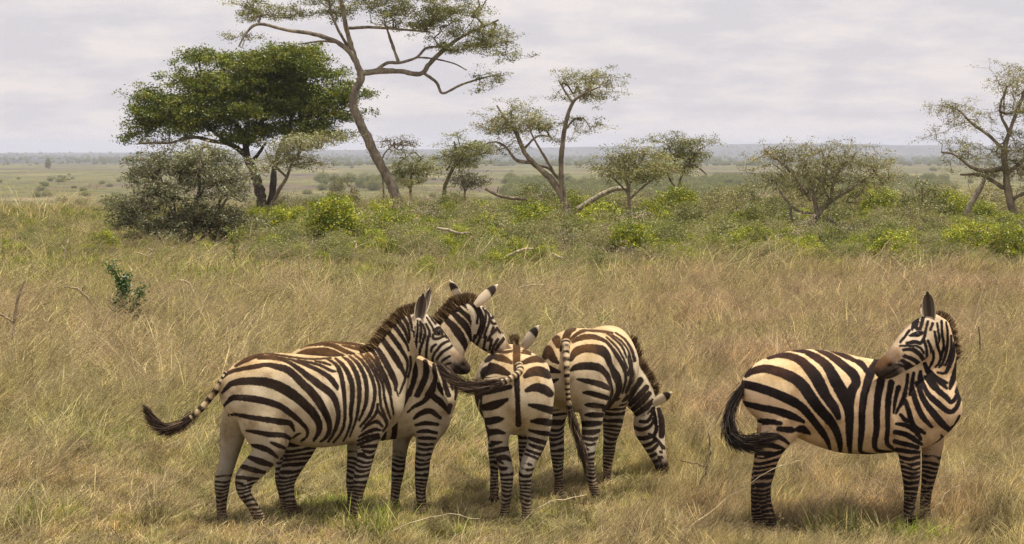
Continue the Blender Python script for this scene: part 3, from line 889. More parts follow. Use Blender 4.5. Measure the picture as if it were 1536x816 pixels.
z.loft('legfar', [(440,640,.10,.14,.10),(431,685,.12,.085,.065),(424,715,.12,.062,.05),(426,738,.12,.046,.04),(428,757,.12,.038,.034),(430,770,.12,.04,.036),(434,786,.12,.048,.045)], ring=0.75, far=True, blend=0.045)
z.loft('leg', [(655,600,-.11,.15,.10),(651,630,-.13,.125,.09),(642,652,-.14,.095,.075),(638,668,-.14,.074,.06),(634,690,-.14,.060,.05),(633,709,-.14,.056,.047),(631,732,-.14,.042,.037),(632,752,-.14,.038,.034),(634,765,-.14,.042,.037),(636,774,-.14,.036,.033),(641,784,-.14,.05,.048)], ring=0.47, blend=0.04)
z.loft('legfar', [(620,610,.11,.12,.09),(608,640,.14,.092,.07),(602,660,.14,.068,.058),(599,683,.14,.056,.05),(597,705,.14,.052,.046),(594,730,.14,.038,.034),(592,752,.14,.037,.034),(594,762,.14,.04,.037),(600,775,.14,.05,.047)], ring=0.48, far=True, blend=0.04)
cr, cu = crest_line(z, [(640,500,0,-8,-10),(652,482,0,-10,-8),(664,464,0,-10,-9),(677,451,0,-9,-10),(690,443,0,-6,-12),(701,443,0,2,-12),(711,450,0,5,-10)])
build_zebra(z, Z2_BODY, Z2_HEAD, "zebra half hidden behind the leftmost one, holding its head highest", far_ring=0.5,
    ears=[(z.pt(696,458,'s',.06), z.pt(675,419,'s',.10), .050, np.array([0.7, 0.7, 0.3])), (z.pt(713,458,'s',-.06), z.pt(748,427,'s',-.12), .046, np.array([0.5, 0.9, -.5]))],
    eyes=[(741,473,1)], mane=dict(P=cr, up=cu, len=.078, n=8000),
    fallback=lambda X, Y, Z, pp: ((pp[:, 1] > 545) & (pp[:, 0] < 598), (np.abs(((X + 0.1*Z) / 0.085 % 1) - 0.5) - 0.27) * 0.085))

# ---- zebra 3: seen from behind, tail swung to the left
Z3_BODY = strokes('''
H 535,130,46 535,215,52 535,300,52 535,380,42
H 538,440,36 538,500,40 540,560,36 545,680,32 550,800,40
H 375,240,12 440,246,22 492,240,14
H 298,315,20 350,285,46 430,295,46 492,325,22
H 272,440,30 300,395,74 380,375,72 470,412,34
H 275,560,34 380,532,44 485,512,30
H 285,670,44 370,650,62 462,608,20
H 300,780,44 370,765,52 432,755,14
H 590,235,20 640,240,24
H 575,250,10 640,262,10
H 578,330,22 640,306,44 700,300,48 750,318,30
H 600,430,30 650,398,62 720,395,68 775,430,44
H 610,540,26 680,515,58 740,530,66 785,565,46
H 633,650,16 700,665,42 812,695,54
H 650,775,14 720,775,38 825,790,46
H 235,560,30 222,680,28 245,800,22
H 272,545,20 262,680,16 285,800,18
I 190,8,46 240,2,36 300,0,10
I 205,92,44 260,84,38 322,95,12
I 232,170,36 300,158,10
I 242,225,34 300,213,38 350,205,22
I 258,282,28 320,268,36 365,290,16
I 515,10,16 580,10,44 665,22,44
I 500,75,14 570,90,28 650,102,30
I 495,130,16 560,150,32 622,165,26
I 498,175,12 550,195,26 600,208,22
I 480,215,12 540,238,18 590,250,16
I 470,245,12 520,262,14 570,285,14
I 118,0,16 160,60,14 205,110,16
I 140,-60,14 170,20,12 210,80,14
''')  # vertical stroke below the dorsal line paints shade in the tail cleft
z = Zeb(771, 16.4, 95)
z.torso_loc(1.0)
z.loft('neck', [(772,566,.45,.21,.14),(772,556,.62,.18,.12),(772,549,.80,.145,.095),(772,542,.95,.12,.08),(772,536,1.05,.105,.075)], plane='x', blend=0.05)
z.loft('head', [(773,531,1.08,.08,.07),(773,537,1.16,.11,.088),(773,549,1.25,.115,.085),(773,564,1.33,.095,.07),(773,578,1.40,.075,.06),(773,588,1.44,.06,.055)], plane='x', blend=0.03)
z.loft('leg', [(746,590,-.40,.20,.13),(746,622,-.43,.17,.105),(747,645,-.45,.13,.085),(751,672,-.48,.09,.062),(757,692,-.52,.072,.055),(760,713,-.55,.062,.052),
               (760,734,-.545,.048,.041),(759,753,-.535,.038,.035),(757,770,-.53,.042,.037),(756,778,-.52,.036,.033),(755,790,-.50,.05,.046)], plane='x', ring=0.46, blend=0.045)
z.loft('leg', [(801,590,-.40,.20,.13),(806,622,-.42,.17,.11),(808,645,-.42,.13,.088),(803,670,-.47,.09,.068),(794,690,-.52,.072,.058),(788,712,-.55,.062,.052),
               (788,734,-.545,.048,.042),(789,753,-.535,.040,.037),(790,772,-.53,.042,.038),(790,782,-.52,.036,.033),(791,794,-.50,.052,.048)], plane='x', ring=0.46, blend=0.045)
for s_ in (-.12, .12):
    rows = [(.42, .78, .14, .09), (.42, .66, .11, .08), (.42, .52, .065, .052), (.43, .40, .054, .047), (.42, .25, .036, .033), (.42, .12, .04, .037), (.43, .06, .036, .033), (.45, .02, .05, .047)]
    z.add('leg', [(*z.loc(a, s_, c), h, w) for a, c, h, w in rows], ring=0.7, blend=0.04)
cr, cu = crest_line(z, [(771,527,.60,0,-14),(771,524,.75,0,-14),(771,520,.90,0,-14),(771,516,1.02,0,-14),(771,515,1.10,0,-12)], plane='x')
build_zebra(z, Z3_BODY, strokes("""
H 470,150,12 485,190,12
H 490,140,12 500,180,12
H 560,160,12 540,210,12
H 590,190,12 560,215,12
"""), "zebra seen from behind between two others with its tail swung left", mirror='none', far_ring=.5,
    ears=[(z.pt(757,520,'x',1.06), z.pt(744,493,'x',1.0), .04, np.array([-.5, 0.9, 0])), (z.pt(785,522,'x',1.06), z.pt(809,488,'x',1.0), .048, np.array([0.5, 0.9, -0.3]))],
    mane=dict(P=cr, up=cu, len=.095, n=3500, thick=.012),
    tail=dict(P=[z.pt(778,548,'x',-.60), z.pt(780,557,'x',-.66), z.pt(770,565,'x',-.71), z.pt(757,572,'x',-.74), z.pt(738,577,'x',-.74), z.pt(715,581,'x',-.71), z.pt(694,577,'x',-.66), z.pt(680,568,'x',-.62), z.pt(672,560,'x',-.6)],
              t=[0, .2, .35, .55, .8, 1], r=[.034, .026, .028, .042, .034, .012], dock=.42, hair=.34, n=2300))

# ---- zebra 4: three quarter rear view, grazing to the right
Z4_BODY = strokes('''
J 350,70,50 310,100,56 285,150,54 262,215,44 240,265,20
J 200,170,72 215,225,40
J 105,320,50 130,255,62 168,330,64 215,375,20
J 112,400,24 150,432,52 230,455,16
J 130,525,34 155,540,40 215,518,10
J 140,650,26 165,648,10
J 325,172,22 380,122,24 440,95,22 490,92,10
J 345,190,20 420,155,42 520,146,42 600,172,32 650,200,22 720,290,26 770,370,26 800,450,24 808,530,20 780,640,12
J 328,350,24 370,280,64 450,250,64 540,255,74 620,290,74 670,370,64 720,460,62 750,560,52 740,640,42 690,720,30 630,800,20
J 330,440,18 380,412,52 460,402,62 550,412,62 610,452,52 660,510,50 685,600,28 680,660,24 655,730,14 610,790,14
J 385,518,14 450,530,36 540,550,46 620,580,46 665,602,30
J 440,635,16 500,640,38 570,660,42 642,682,36
J 458,740,20 510,745,38 615,757,32
J 640,190,10 720,280,14 775,360,14 810,450,14 815,540,12
J 640,150,10 710,215,14 775,305,14 820,420,12
J 640,108,12 710,165,14 775,230,16 815,330,10
J 450,90,16 600,98,16 690,112,14
J 690,130,10 770,185,12 830,270,12 860,380,10
J 720,110,10 800,170,12 860,260,12 890,360,10
J 830,320,12 850,430,14 845,520,12 810,620,10
J 870,380,12 880,470,14 865,560,12
K 400,115,16 460,115,38 525,115,32
K 388,182,42 460,182,42 525,176,24
K 385,247,32 450,247,38 505,235,22
K 385,292,20 450,302,26 490,290,14
K 385,330,14 430,345,16 470,335,14
K 570,20,10 620,10,10 660,-10,10
L 72,330,14 90,290,14 100,240,14 110,190,10
L 85,370,20 115,315,30 150,262,34
L 95,395,22 145,345,30 185,300,26
L 108,425,22 160,380,30 200,335,24
L 120,455,20 180,415,30 218,375,20
L 115,495,20 190,470,34 222,420,20
L 80,230,14 100,180,16 105,150,10
L 55,380,12 80,350,12
''')
Z4_HEAD = strokes('''
L 110,520,12 150,535,16 200,520,14 235,470,10
L 110,575,12 160,585,18 225,565,16 245,520,10
L 130,625,14 180,625,14 230,600,14
L 170,660,12 215,650,16 245,620,12
L 195,690,14 235,672,14
L 215,410,10 235,470,12 240,540,10
L 245,400,10 262,450,26 275,520,36 268,570,26
L 255,690,12 290,690,10
L 262,660,10 292,665,8
L 225,470,12 230,500,10
L 200,560,10 250,600,12 275,640,10
L 150,490,12 190,490,14 215,450,10
L 250,600,10 285,640,10
L 225,715,14 260,705,12
''')
z = Zeb(768 + .641/17.56*F, 17.56, 68)
z.torso_loc(1.045)
z.loft('neck', [(912,562,.42,.24,.15),(930,568,.52,.215,.13),(944,577,.58,.185,.115),(956,589,.60,.16,.10),(965,602,.61,.14,.09),(971,613,.61,.12,.08)], plane='w', S=(-.6,.8,0), blend=0.05)
z.loft('head', [(972,612,.62,.09,.08),(973,628,.62,.135,.10),(975,645,.62,.135,.10),(980,662,.60,.105,.08),(985,677,.58,.08,.065),(990,690,.56,.066,.056),(993,700,.55,.06,.054),(995,708,.55,.04,.04)], plane='w', S=(-.35,.94,0), blend=0.03)
z.loft('leg', [(836,585,-.40,.20,.13),(836,612,-.44,.14,.085),(834,640,-.46,.10,.06),(835,662,-.50,.08,.058),(836,680,-.54,.068,.054),(837,700,-.54,.05,.042),(838,718,-.53,.039,.035),(838,732,-.53,.042,.037),(838,741,-.52,.036,.033),(837,751,-.5,.05,.047)], plane='x', ring=0.75, blend=0.045)
z.loft('leg', [(890,590,-.38,.20,.14),(888,618,-.42,.15,.095),(887,640,-.45,.11,.075),(884,662,-.50,.08,.062),(882,682,-.55,.068,.052),(884,702,-.545,.05,.042),(888,720,-.54,.04,.036),(891,735,-.53,.043,.038),(893,744,-.52,.037,.034),(895,755,-.50,.052,.048)], plane='x', ring=0.42, blend=0.045)
z.loft('leg', [(922,590,.42,.15,.11),(920,620,.42,.12,.095),(918,642,.42,.09,.075),(915,660,.42,.065,.056),(913,680,.42,.056,.05),(911,700,.42,.044,.038),(911,716,.42,.038,.034),(912,728,.42,.042,.037),(914,740,.43,.05,.047)], plane='x', ring=0.80, blend=0.04)
rows = [(.42, .78, .14, .09), (.42, .66, .11, .08), (.42, .52, .065, .052), (.43, .40, .054, .047), (.42, .25, .036, .033), (.42, .12, .04, .037), (.43, .06, .036, .033), (.45, .02, .05, .047)]
z.add('leg', [(*z.loc(a, .17, c), h, w) for a, c, h, w in rows], ring=0.7, blend=0.04)
cr, cu = crest_line(z, [(938,530,.5,6,-12),(948,541,.56,8,-11),(958,556,.6,10,-10),(968,575,.62,12,-8),(978,596,.62,12,-8)], plane='w')
build_zebra(z, Z4_BODY, Z4_HEAD, "zebra grazing with its lowered head hanging to the right", mirror='none',
    fallback=lambda X, Y, Z, pp: ((Y > .12) & (X > -.1), (np.abs(((X + .1*Z) / .085 % 1) - .5) - .27) * .085),
    ears=[(z.pt(980,606,'w',.56), z.pt(1009,588,'w',.50), .040, np.array([0.2, 1.0, -.2])), (z.pt(984,604,'w',.72), z.pt(1000,590,'w',.78), .034, np.array([0.9, .3, .1]))],
    eyes=[(992,630,1)], mane=dict(P=cr, up=cu, len=.065, n=3000, thick=.012, bands=5),
    tail=dict(P=[z.pt(849,512,'x',-.66), z.pt(849,530,'x',-.74), z.pt(850,555,'x',-.79), z.pt(851,580,'x',-.80), z.pt(853,602,'x',-.80), z.pt(859,630,'x',-.80), z.pt(868,660,'x',-.80), z.pt(872,674,'x',-.80), z.pt(876,690,'x',-.80)],
              t=[0, .2, .45, .6, .8, 1], r=[.036, .027, .022, .028, .028, .010], dock=.56, hair=.5, n=1300))

# ---- zebra 5: large, at the right, head turned back
Z5_BODY = strokes('''
M 325,125,10 400,105,30 480,112,42 560,150,57 630,230,72 680,310,78 730,390,68 780,460,62 805,525,36
M 180,245,22 220,215,38 300,195,54 400,215,60 500,260,68 560,310,74 610,380,74 670,460,68 740,540,62 790,620,50 815,700,36 818,770,18
M 150,300,44 185,305,50 280,330,57 380,365,57 480,410,62 560,460,52 630,540,47 690,620,42 730,690,28 748,740,16
M 160,428,24 195,440,34 280,460,42 380,480,46 470,510,50 565,552,22
M 205,560,28 250,560,36 330,555,38 415,567,22
M 400,605,32 485,612,40
M 510,610,20 560,605,50 612,637,12
M 280,650,26 370,650,32 425,672,26 468,705,12
M 230,735,16 330,715,32 400,730,28 445,747,12
M 255,770,22 350,775,32 445,787,16
M 210,815,24 300,818,34 430,822,20
M 550,68,18 640,110,44 720,170,62 770,250,76 820,330,76 858,400,80 878,480,62 880,600,50 880,700,36 885,770,18
M 650,63,12 730,95,34 800,140,48 860,190,54 912,240,62 925,290,60 895,350,60 880,430,60
M 920,140,22 960,160,40 990,200,30 985,215,10
M 440,62,10 520,72,14 600,95,10
M 730,60,10 830,100,26 900,130,26 960,165,10
M 1070,110,50 1068,150,50 1030,210,56 1000,300,50 975,400,47 965,500,44 965,600,40 955,700,32 962,765,20 1060,780,12
M 1095,270,52 1075,380,47 1065,480,44 1065,600,38 1050,700,34 1072,752,22 1165,760,10
M 1165,290,42 1145,400,38 1140,500,32 1140,620,28 1135,700,26 1185,748,14
M 1215,320,30 1195,400,24 1185,480,14
O 228,10,14 222,60,16 205,140,18 168,222,12
O 262,0,14 250,60,18 240,120,14
O 300,-10,16 292,40,20 300,90,18
O 180,70,14 165,150,14 150,220,10
O 215,150,16 235,220,26 260,290,26 322,332,16
O 250,80,22 270,160,28 310,240,28 362,297,14
O 280,60,26 310,140,32 370,220,36 420,280,36 457,312,24
O 310,50,18 340,110,28 400,170,30 460,215,24 500,190,22 522,130,16
O 330,20,22 380,80,28 440,130,28 470,162,18 500,130,22 527,80,14
O 345,0,22 400,40,26 445,82,14
O 190,230,12 215,260,22 242,272,10
O 455,317,20 492,292,18 517,240,14
O 310,430,10 370,402,12 420,362,12 415,345,8
O 165,285,12 220,290,22 270,320,26 302,368,14
O 158,330,22 220,340,26 270,372,26 305,395,14
O 158,380,22 220,395,24 285,412,20
O 168,425,22 230,435,22 295,440,14
O 172,462,16 235,478,18 295,465,14
O 180,500,14 240,512,16 298,498,14
O 185,535,14 240,545,16 298,535,14
N 715,460,16 705,560,32 672,650,32 640,705,20 580,700,16
N 752,570,32 735,660,42 700,770,42 680,830,20
N 772,730,22 752,800,26 730,860,20
N 510,680,22 570,740,26 655,785,20
N 475,630,30 510,720,32 560,800,30 610,870,24
N 440,690,16 460,800,26 490,880,24
N 612,280,12 618,400,16 630,480,18 602,600,16 560,655,14
N 650,290,12 662,400,16 652,520,20 622,620,18 590,660,10
N 690,400,14 690,500,18 672,580,20 640,640,14
N 555,370,14 577,480,18 602,560,16 590,640,10
N 500,430,14 540,520,18 542,600,16 500,680,12
''')
Z5_HEAD = strokes('''
N 355,398,12 415,386,40 460,375,14
N 325,462,12 390,450,22 440,460,20 466,420,16 482,375,12
N 285,520,12 360,510,22 420,540,28 460,590,26 474,612,14
N 245,545,16 320,570,22 390,600,26 440,650,26 452,695,16
N 210,600,12 280,600,18 350,640,24 410,690,28 430,755,16
N 225,630,10 300,650,14 345,695,14
N 350,355,12 310,410,14 275,450,10
N 385,270,14 370,350,12
N 420,235,26 402,330,24 440,350,12
N 462,250,24 440,335,16
N 500,285,16 480,360,12
N 500,440,14 530,520,16 530,600,14 500,680,12
N 470,440,14 490,520,16 490,600,12
N 540,300,14 520,350,12
N 612,280,12 618,400,14 630,480,16 602,600,14 560,655,12
N 650,290,12 662,400,14 652,520,18
N 555,370,12 577,480,16 602,560,14 590,640,10
N 575,300,10 590,400,12 596,470,10
N 300,620,8 360,690,12 380,730,10
N 395,480,10 440,500,12 465,540,10
N 270,485,8 330,480,10 380,485,10
N 520,640,14 545,680,10
''')
z = Zeb(1275, 15.6, 12)
z.torso_px([(1123,566,590,.07),(1129,554,611,.14),(1142,543,628,.2),(1160,534,638,.25),(1185,527,645,.28),(1210,524,655,.3),(1240,526,669,.3),(1270,533,679,.3),
            (1300,538,681,.29),(1330,539,679,.27),(1360,540,676,.25),(1388,547,671,.22),(1412,562,658,.17),(1430,582,640,.12),(1439,602,620,.06)])
z.loft('neck', [(1386,606,0,.205,.16),(1393,586,-.01,.195,.145),(1400,560,-.03,.175,.12),(1405,536,-.05,.152,.10),(1405,512,-.08,.128,.09),(1402,494,-.11,.115,.085)], blend=0.05)
z.loft('head', [(1399,486,-.13,.08,.075),(1389,498,-.16,.12,.09),(1376,513,-.20,.135,.095),(1362,526,-.24,.125,.085),(1350,537,-.27,.105,.073),(1339,546,-.29,.092,.066),
                (1329,552,-.31,.082,.064),(1322,556,-.32,.06,.05)], blend=0.03)
z.loft('leg', [(1180,600,-.12,.21,.13),(1174,634,-.14,.155,.12),(1161,660,-.15,.112,.09),(1150,685,-.15,.092,.07),(1146,708,-.15,.080,.058),(1144,730,-.15,.062,.046),
               (1148,755,-.15,.047,.04),(1154,776,-.15,.046,.04),(1158,791,-.15,.038,.035),(1164,806,-.15,.055,.05),(1165,812,-.15,.057,.052)], ring=0.62, blend=0.045)
z.loft('legfar', [(1165,625,.13,.15,.11),(1151,675,.14,.085,.07),(1141,708,.14,.066,.052),(1136,735,.14,.050,.042),(1135,758,.14,.042,.037),(1136,778,.14,.043,.038),(1142,796,.14,.052,.048)], ring=0.7, far=True, blend=0.045)
z.loft('leg', [(1374,590,-.12,.17,.11),(1366,630,-.14,.13,.10),(1364,655,-.14,.098,.08),(1364,678,-.14,.085,.066),(1366,700,-.14,.076,.057),(1367,718,-.14,.066,.052),
               (1366,740,-.14,.050,.042),(1364,758,-.14,.043,.038),(1365,775,-.14,.046,.04),(1366,786,-.14,.038,.035),(1372,799,-.14,.054,.05)], ring=0.50, blend=0.04)
z.loft('legfar', [(1395,610,.11,.13,.10),(1398,645,.13,.105,.08),(1398,675,.13,.080,.062),(1395,703,.13,.064,.052),(1391,728,.13,.048,.042),(1388,752,.13,.041,.037),(1388,772,.13,.043,.039),(1393,790,.13,.052,.048)], ring=0.55, far=True, blend=0.04)
cr, cu = crest_line(z, [(1404,476,-.12,4,-13),(1413,486,-.10,8,-10),(1422,500,-.07,12,-6),(1430,520,-.05,13,-4),(1435,540,-.03,13,-2)])
cr2 = [z.pt(1375,478,'s',-.17), z.pt(1384,470,'s',-.16), z.pt(1394,467,'s',-.15)]
build_zebra(z, Z5_BODY, Z5_HEAD, "large orange tinted zebra alone at far right looking back over its shoulder",
    tones=dict(cream=(0.71, 0.53, 0.35), gold=(0.75, 0.58, 0.34), leg=(0.36, 0.26, 0.17), dark=(0.012, 0.009, 0.009), dback=(0.03, 0.015, 0.010)), legdark=.35,
    ears=[(z.pt(1395,484,'s',-.19), z.pt(1391,437,'s',-.2), .050, np.array([-0.2, -.9, 0.1])), (z.pt(1384,480,'s',-.1), z.pt(1382,450,'s',-.06), .042, np.array([-.7, .5, 0.1]))],
    eyes=[(1376,501,1)], mane=dict(P=cr, up=cu, len=.055, n=2600, thick=.012),
    tail=dict(P=[z.pt(1128,566,'s',0), z.pt(1119,576,'s',-.01), z.pt(1106,594,'s',-.03), z.pt(1096,616,'s',-.06), z.pt(1094,638,'s',-.10), z.pt(1100,655,'s',-.15), z.pt(1114,664,'s',-.22), z.pt(1130,664,'s',-.27), z.pt(1143,661,'s',-.28)],
              t=[0, .2, .5, .8, 1], r=[.030, .032, .044, .046, .016], dock=.3, hair=.12, n=3000, black=True, pale=.1))
# ------------------------------------------------------------------ trees and shrubs
bark_m, t, b = new_mat("bark", 0.9, 0.15)
L = t.links.new
oc = N(t, 'ShaderNodeTexCoord').outputs['Object']
bk = N(t, 'ShaderNodeMix', data_type='RGBA', blend_type='MULTIPLY'); bk.inputs[0].default_value = 1
L(attr(t, 'col'), bk.inputs[6])
L(ramp(t, noise(t, vmul(t, oc, (1, 1, .4)), 4.5, 8, .75), [(.34, (.38, .35, .31)), (.5, (.95, .92, .87)), (.66, (1.75, 1.68, 1.5))]), bk.inputs[7])
L(bk.outputs[2], b.inputs['Base Color'])
bp = N(t, 'ShaderNodeBump'); bp.inputs['Strength'].default_value = .7; bp.inputs['Distance'].default_value = .04
L(noise(t, vmul(t, oc, (1, 1, .35)), 14, 6, .7), bp.inputs['Height']); L(bp.outputs[0], b.inputs['Normal'])

leaf_m = bpy.data.materials.new("leaf"); leaf_m.use_nodes = True
t = leaf_m.node_tree; t.nodes.clear(); L = t.links.new
o_ = N(t, 'ShaderNodeOutputMaterial'); df = N(t, 'ShaderNodeBsdfDiffuse'); tr = N(t, 'ShaderNodeBsdfTranslucent'); gl = N(t, 'ShaderNodeBsdfGlossy')
ms = N(t, 'ShaderNodeMixShader'); ms.inputs[0].default_value = .30
ms2 = N(t, 'ShaderNodeMixShader'); ms2.inputs[0].default_value = .05; gl.inputs['Roughness'].default_value = .45
ca = attr(t, 'col'); L(ca, df.inputs[0]); L(ca, tr.inputs[0])
L(df.outputs[0], ms.inputs[1]); L(tr.outputs[0], ms.inputs[2]); L(ms.outputs[0], ms2.inputs[1]); L(gl.outputs[0], ms2.inputs[2]); L(ms2.outputs[0], o_.inputs[0])

def prisms(A, B, ra, rb, sides=5):
    """tapered prism per edge"""
    m = len(A)
    T = B - A; T /= np.linalg.norm(T, axis=1)[:, None] + 1e-9
    ref = np.where(np.abs(T[:, 2:3]) > .9, [[1., 0, 0]], [[0, 0, 1.]])
    X = np.cross(T, ref); X /= np.linalg.norm(X, axis=1)[:, None] + 1e-9
    Y = np.cross(T, X)
    th = np.arange(sides) / sides * 2 * np.pi
    ring = np.cos(th)[None, :, None] * X[:, None] + np.sin(th)[None, :, None] * Y[:, None]
    V = np.concatenate([A[:, None] + ring * ra[:, None, None], B[:, None] + ring * rb[:, None, None]], 1)
    j = np.arange(sides); k = (j + 1) % sides
    q = np.stack([j, k, sides + k, sides + j], -1)
    Qd = (np.arange(m)[:, None, None] * 2 * sides + q[None]).reshape(-1, 4)
    return V.reshape(-1, 3), Qd

def leaf_quads(Pc, n, spread, ln, wd, col, var=.3, flatness=.55, rg=None):
    """n small leaves scattered round each centre; col (3,) or per centre"""
    rg = rg or rng
    m = len(Pc) * n
    c = np.repeat(Pc, n, 0) + rg.normal(size=(m, 3)) * np.array([spread, spread, spread * flatness])
    d = rg.normal(size=(m, 3)); d[:, 2] = d[:, 2] * .6 + .15; d /= np.linalg.norm(d, axis=1)[:, None]
    s = np.cross(d, rg.normal(size=(m, 3))); s /= np.linalg.norm(s, axis=1)[:, None] + 1e-9
    l = ln * (.6 + .8 * rg.random((m, 1))); w = wd * (.6 + .8 * rg.random((m, 1)))
    V = np.stack([c - d*l*.5, c + s*w*.5, c + d*l*.5, c - s*w*.5], 1).reshape(-1, 3)
    Qd = (np.arange(m)[:, None] * 4 + np.arange(4))
    col = np.asarray(col, float)
    cc = np.repeat(col, n, 0) if col.ndim == 2 else np.tile(col, (m, 1))
    cc = cc * (1 - var + 2 * var * rg.random((m, 1))) * (1 + .12 * rg.normal(size=(m, 3)) * [1, .5, 1])
    return V, Qd, np.clip(np.repeat(cc, 4, 0), .004, 1)

def grow(limbs, attract, step, rg):
    """limbs: list of arrays (n,4) x,y,z,r. Returns edges and radii of main limbs and of twigs reaching the attractors"""
    nodes = []; par = []; mainA = []; mainB = []; ra = []; rb = []
    for a in limbs:
        a = catmull(a, 4)
        wob = rg.normal(size=(len(a), 3)) * (a[:, 3:4] * .10); wob[0] = 0
        a[:, :3] += wob
        for i in range(len(a) - 1):
            mainA.append(a[i, :3]); mainB.append(a[i+1, :3]); ra.append(a[i, 3]); rb.append(a[i+1, 3])
        st = len(nodes)
        for i in range(1, len(a)):
            nodes.append(a[i, :3]); par.append(-1)
    base_n = len(nodes)
    # attach preferentially to the outer parts of the limbs
    lim_r = np.concatenate([catmull(a, 4)[1:, 3] for a in limbs])
    tree = np.zeros((base_n + len(attract) * 14 + 10, 3)); tree[:base_n] = nodes
    bias = np.zeros(len(tree)); bias[:base_n] = lim_r * 9
    cnt = base_n; par = par + [0] * (len(tree) - base_n)
    d0 = np.min(np.linalg.norm(attract[:, None] - np.array(nodes)[None, ::3], axis=2), 1)
    tips = []
    for ai in np.argsort(d0 + rg.random(len(d0)) * .3 * d0.mean()):
        p = attract[ai]
        d = np.linalg.norm(tree[:cnt] - p, axis=1) + bias[:cnt]
        j = int(np.argmin(d)); q = tree[j]
        L_ = np.linalg.norm(p - q)
        ns = min(12, max(1, int(L_ / step)))
        last = j; sag = rg.normal(size=3) * .10 * L_; sag[2] = -abs(sag[2]) * .6
        for s in range(1, ns + 1):
            tt = s / ns
            tree[cnt] = q + (p - q) * tt + sag * math.sin(math.pi * tt) + rg.normal(size=3) * step * .13
            par[cnt] = last; last = cnt; cnt += 1
        tips.append(last)
    par = np.array(par[:cnt]); w = np.zeros(cnt); w[tips] = 1
    for i in range(cnt - 1, base_n - 1, -1):
        if par[i] >= 0: w[par[i]] += w[i]
    tw = np.arange(base_n, cnt)
    return (np.array(mainA), np.array(mainB), np.array(ra), np.array(rb)), (tree[par[tw]], tree[tw], w[tw]), tree[tips], tree[tw]

def in_blobs(blobs, n, rg, shell=.35):
    """points in ellipsoids (cx,cy,cz,rx,ry,rz,weight)"""
    b_ = np.array(blobs); w = b_[:, 6] / b_[:, 6].sum()
    k = rg.choice(len(b_), n, p=w)
    d = rg.normal(size=(n, 3)); d /= np.linalg.norm(d, axis=1)[:, None]
    r = (shell + (1 - shell) * rg.random(n)) ** .6
    return b_[k, :3] + d * r[:, None] * b_[k, 3:6]

def tree(D, limbs, blobs, label, n_attr=500, twig=.006, leaf=dict(), bark=(.20, .165, .12), name='acacia_tree', category='acacia tree', group=None,
         step=.28, seed=1, base=None, depth=.8, shell=.3, clump=9, csz=(.36, .36, .11)):
    rg = np.random.default_rng(seed)
    s = F / D
    bpx, bpy_ = limbs[0][0][:2]
    root = at_depth(bpx, bpy_, D); gz = float(ground_h(root[0], root[1])); root[2] = gz
    LM = []
    for li, lm in enumerate(limbs):
        a = []
        dz = rg.normal() * .5 if li else 0
        for i, r in enumerate(lm):
            off = (r[3] if len(r) > 3 else dz * i / 3.0)
            p = at_depth(r[0], r[1], D + off); a.append([*(p - root), r[2] / 2 / s])
        a = np.array(a)
        if li == 0: a = np.vstack([[a[0, 0], a[0, 1], -.15, a[0, 3] * 1.35], a[0] + [0, 0, max(0, .0), 0], a[1:]]) if a[0, 2] > .1 else a
        LM.append(a)
    BL = []
    for q in blobs:
        cx, cy, rx, ry = q[:4]; wgt = q[4] if len(q) > 4 else rx * ry
        c = at_depth(cx, cy, D + rg.normal() * .25 * rx / s * depth) - root
        BL.append([*c, rx / s, rx / s * depth, ry / s, wgt])
    ncl = max(12, int(n_attr / clump))
    cc_ = in_blobs(BL, ncl, rg, shell)
    at = cc_[rg.integers(0, ncl, n_attr)] + rg.normal(size=(n_attr, 3)) * np.array(csz)
    main, tw, tips, allt = grow(LM, at, step, rg)
    e = bpy.data.objects.new(name, None); COL.objects.link(e); e.location = [float(c) for c in root]
    e['label'] = label; e['category'] = category
    if group: e['group'] = group
    VV = []; QQ = []; nv_ = 0
    for a in LM:
        a = catmull(a, 5); a[:, :3] += rg.normal(size=(len(a), 3)) * a[:, 3:4] * .07
        v_, q_, _ = tube(a[:, :3], a[:, 3] * (1 + .06 * rg.normal(size=len(a))), 9)
        VV.append(v_); QQ.append(q_ + nv_); nv_ += len(v_)
    V1, Q1 = np.vstack(VV), np.vstack(QQ)
    r1 = twig * np.sqrt(tw[2] + .3)
    V2, Q2 = prisms(tw[0], tw[1], np.minimum(r1 * 1.05, .05), np.minimum(r1, .045), 3)
    bc = np.array(bark)
    c1 = np.tile(bc, (len(V1), 1)); c2 = np.tile(bc * .95, (len(V2), 1))
    tm = mesh_from("trunk", np.vstack([V1, V2]), quads=np.vstack([Q1, Q2 + len(V1)]), cols=dict(col=np.vstack([c1, c2])))
    add_obj("trunk", tm, bark_m, e)
    lf = dict(n=14, spread=.14, ln=.07, wd=.03, col=(.15, .15, .06), var=.35, every=1.0)
    lf.update(leaf)
    cen = np.vstack([tips, allt[rg.random(len(allt)) < lf['every']]])
    if lf.get('up'): cen = cen + [0, 0, lf['up']]
    tint = 1 + .28 * (vnoise(cen[:, 0] * 1.3 + 50, cen[:, 2] * 2.2 + cen[:, 1], seed) - .5)[:, None] * 2
    col = np.array(lf['col']) * tint
    if 'col2' in lf:
        k = (rg.random(len(cen)) < lf.get('mix', .3))[:, None]
        col = np.where(k, np.array(lf['col2']) * tint, col)
    V3, Q3, C3 = leaf_quads(cen, lf['n'], lf['spread'], lf['ln'], lf['wd'], col, lf['var'], .5, rg)
    cm = mesh_from("crown", V3, quads=Q3, cols=dict(col=C3), smooth=False)
    add_obj("crown", cm, leaf_m, e)
    return e

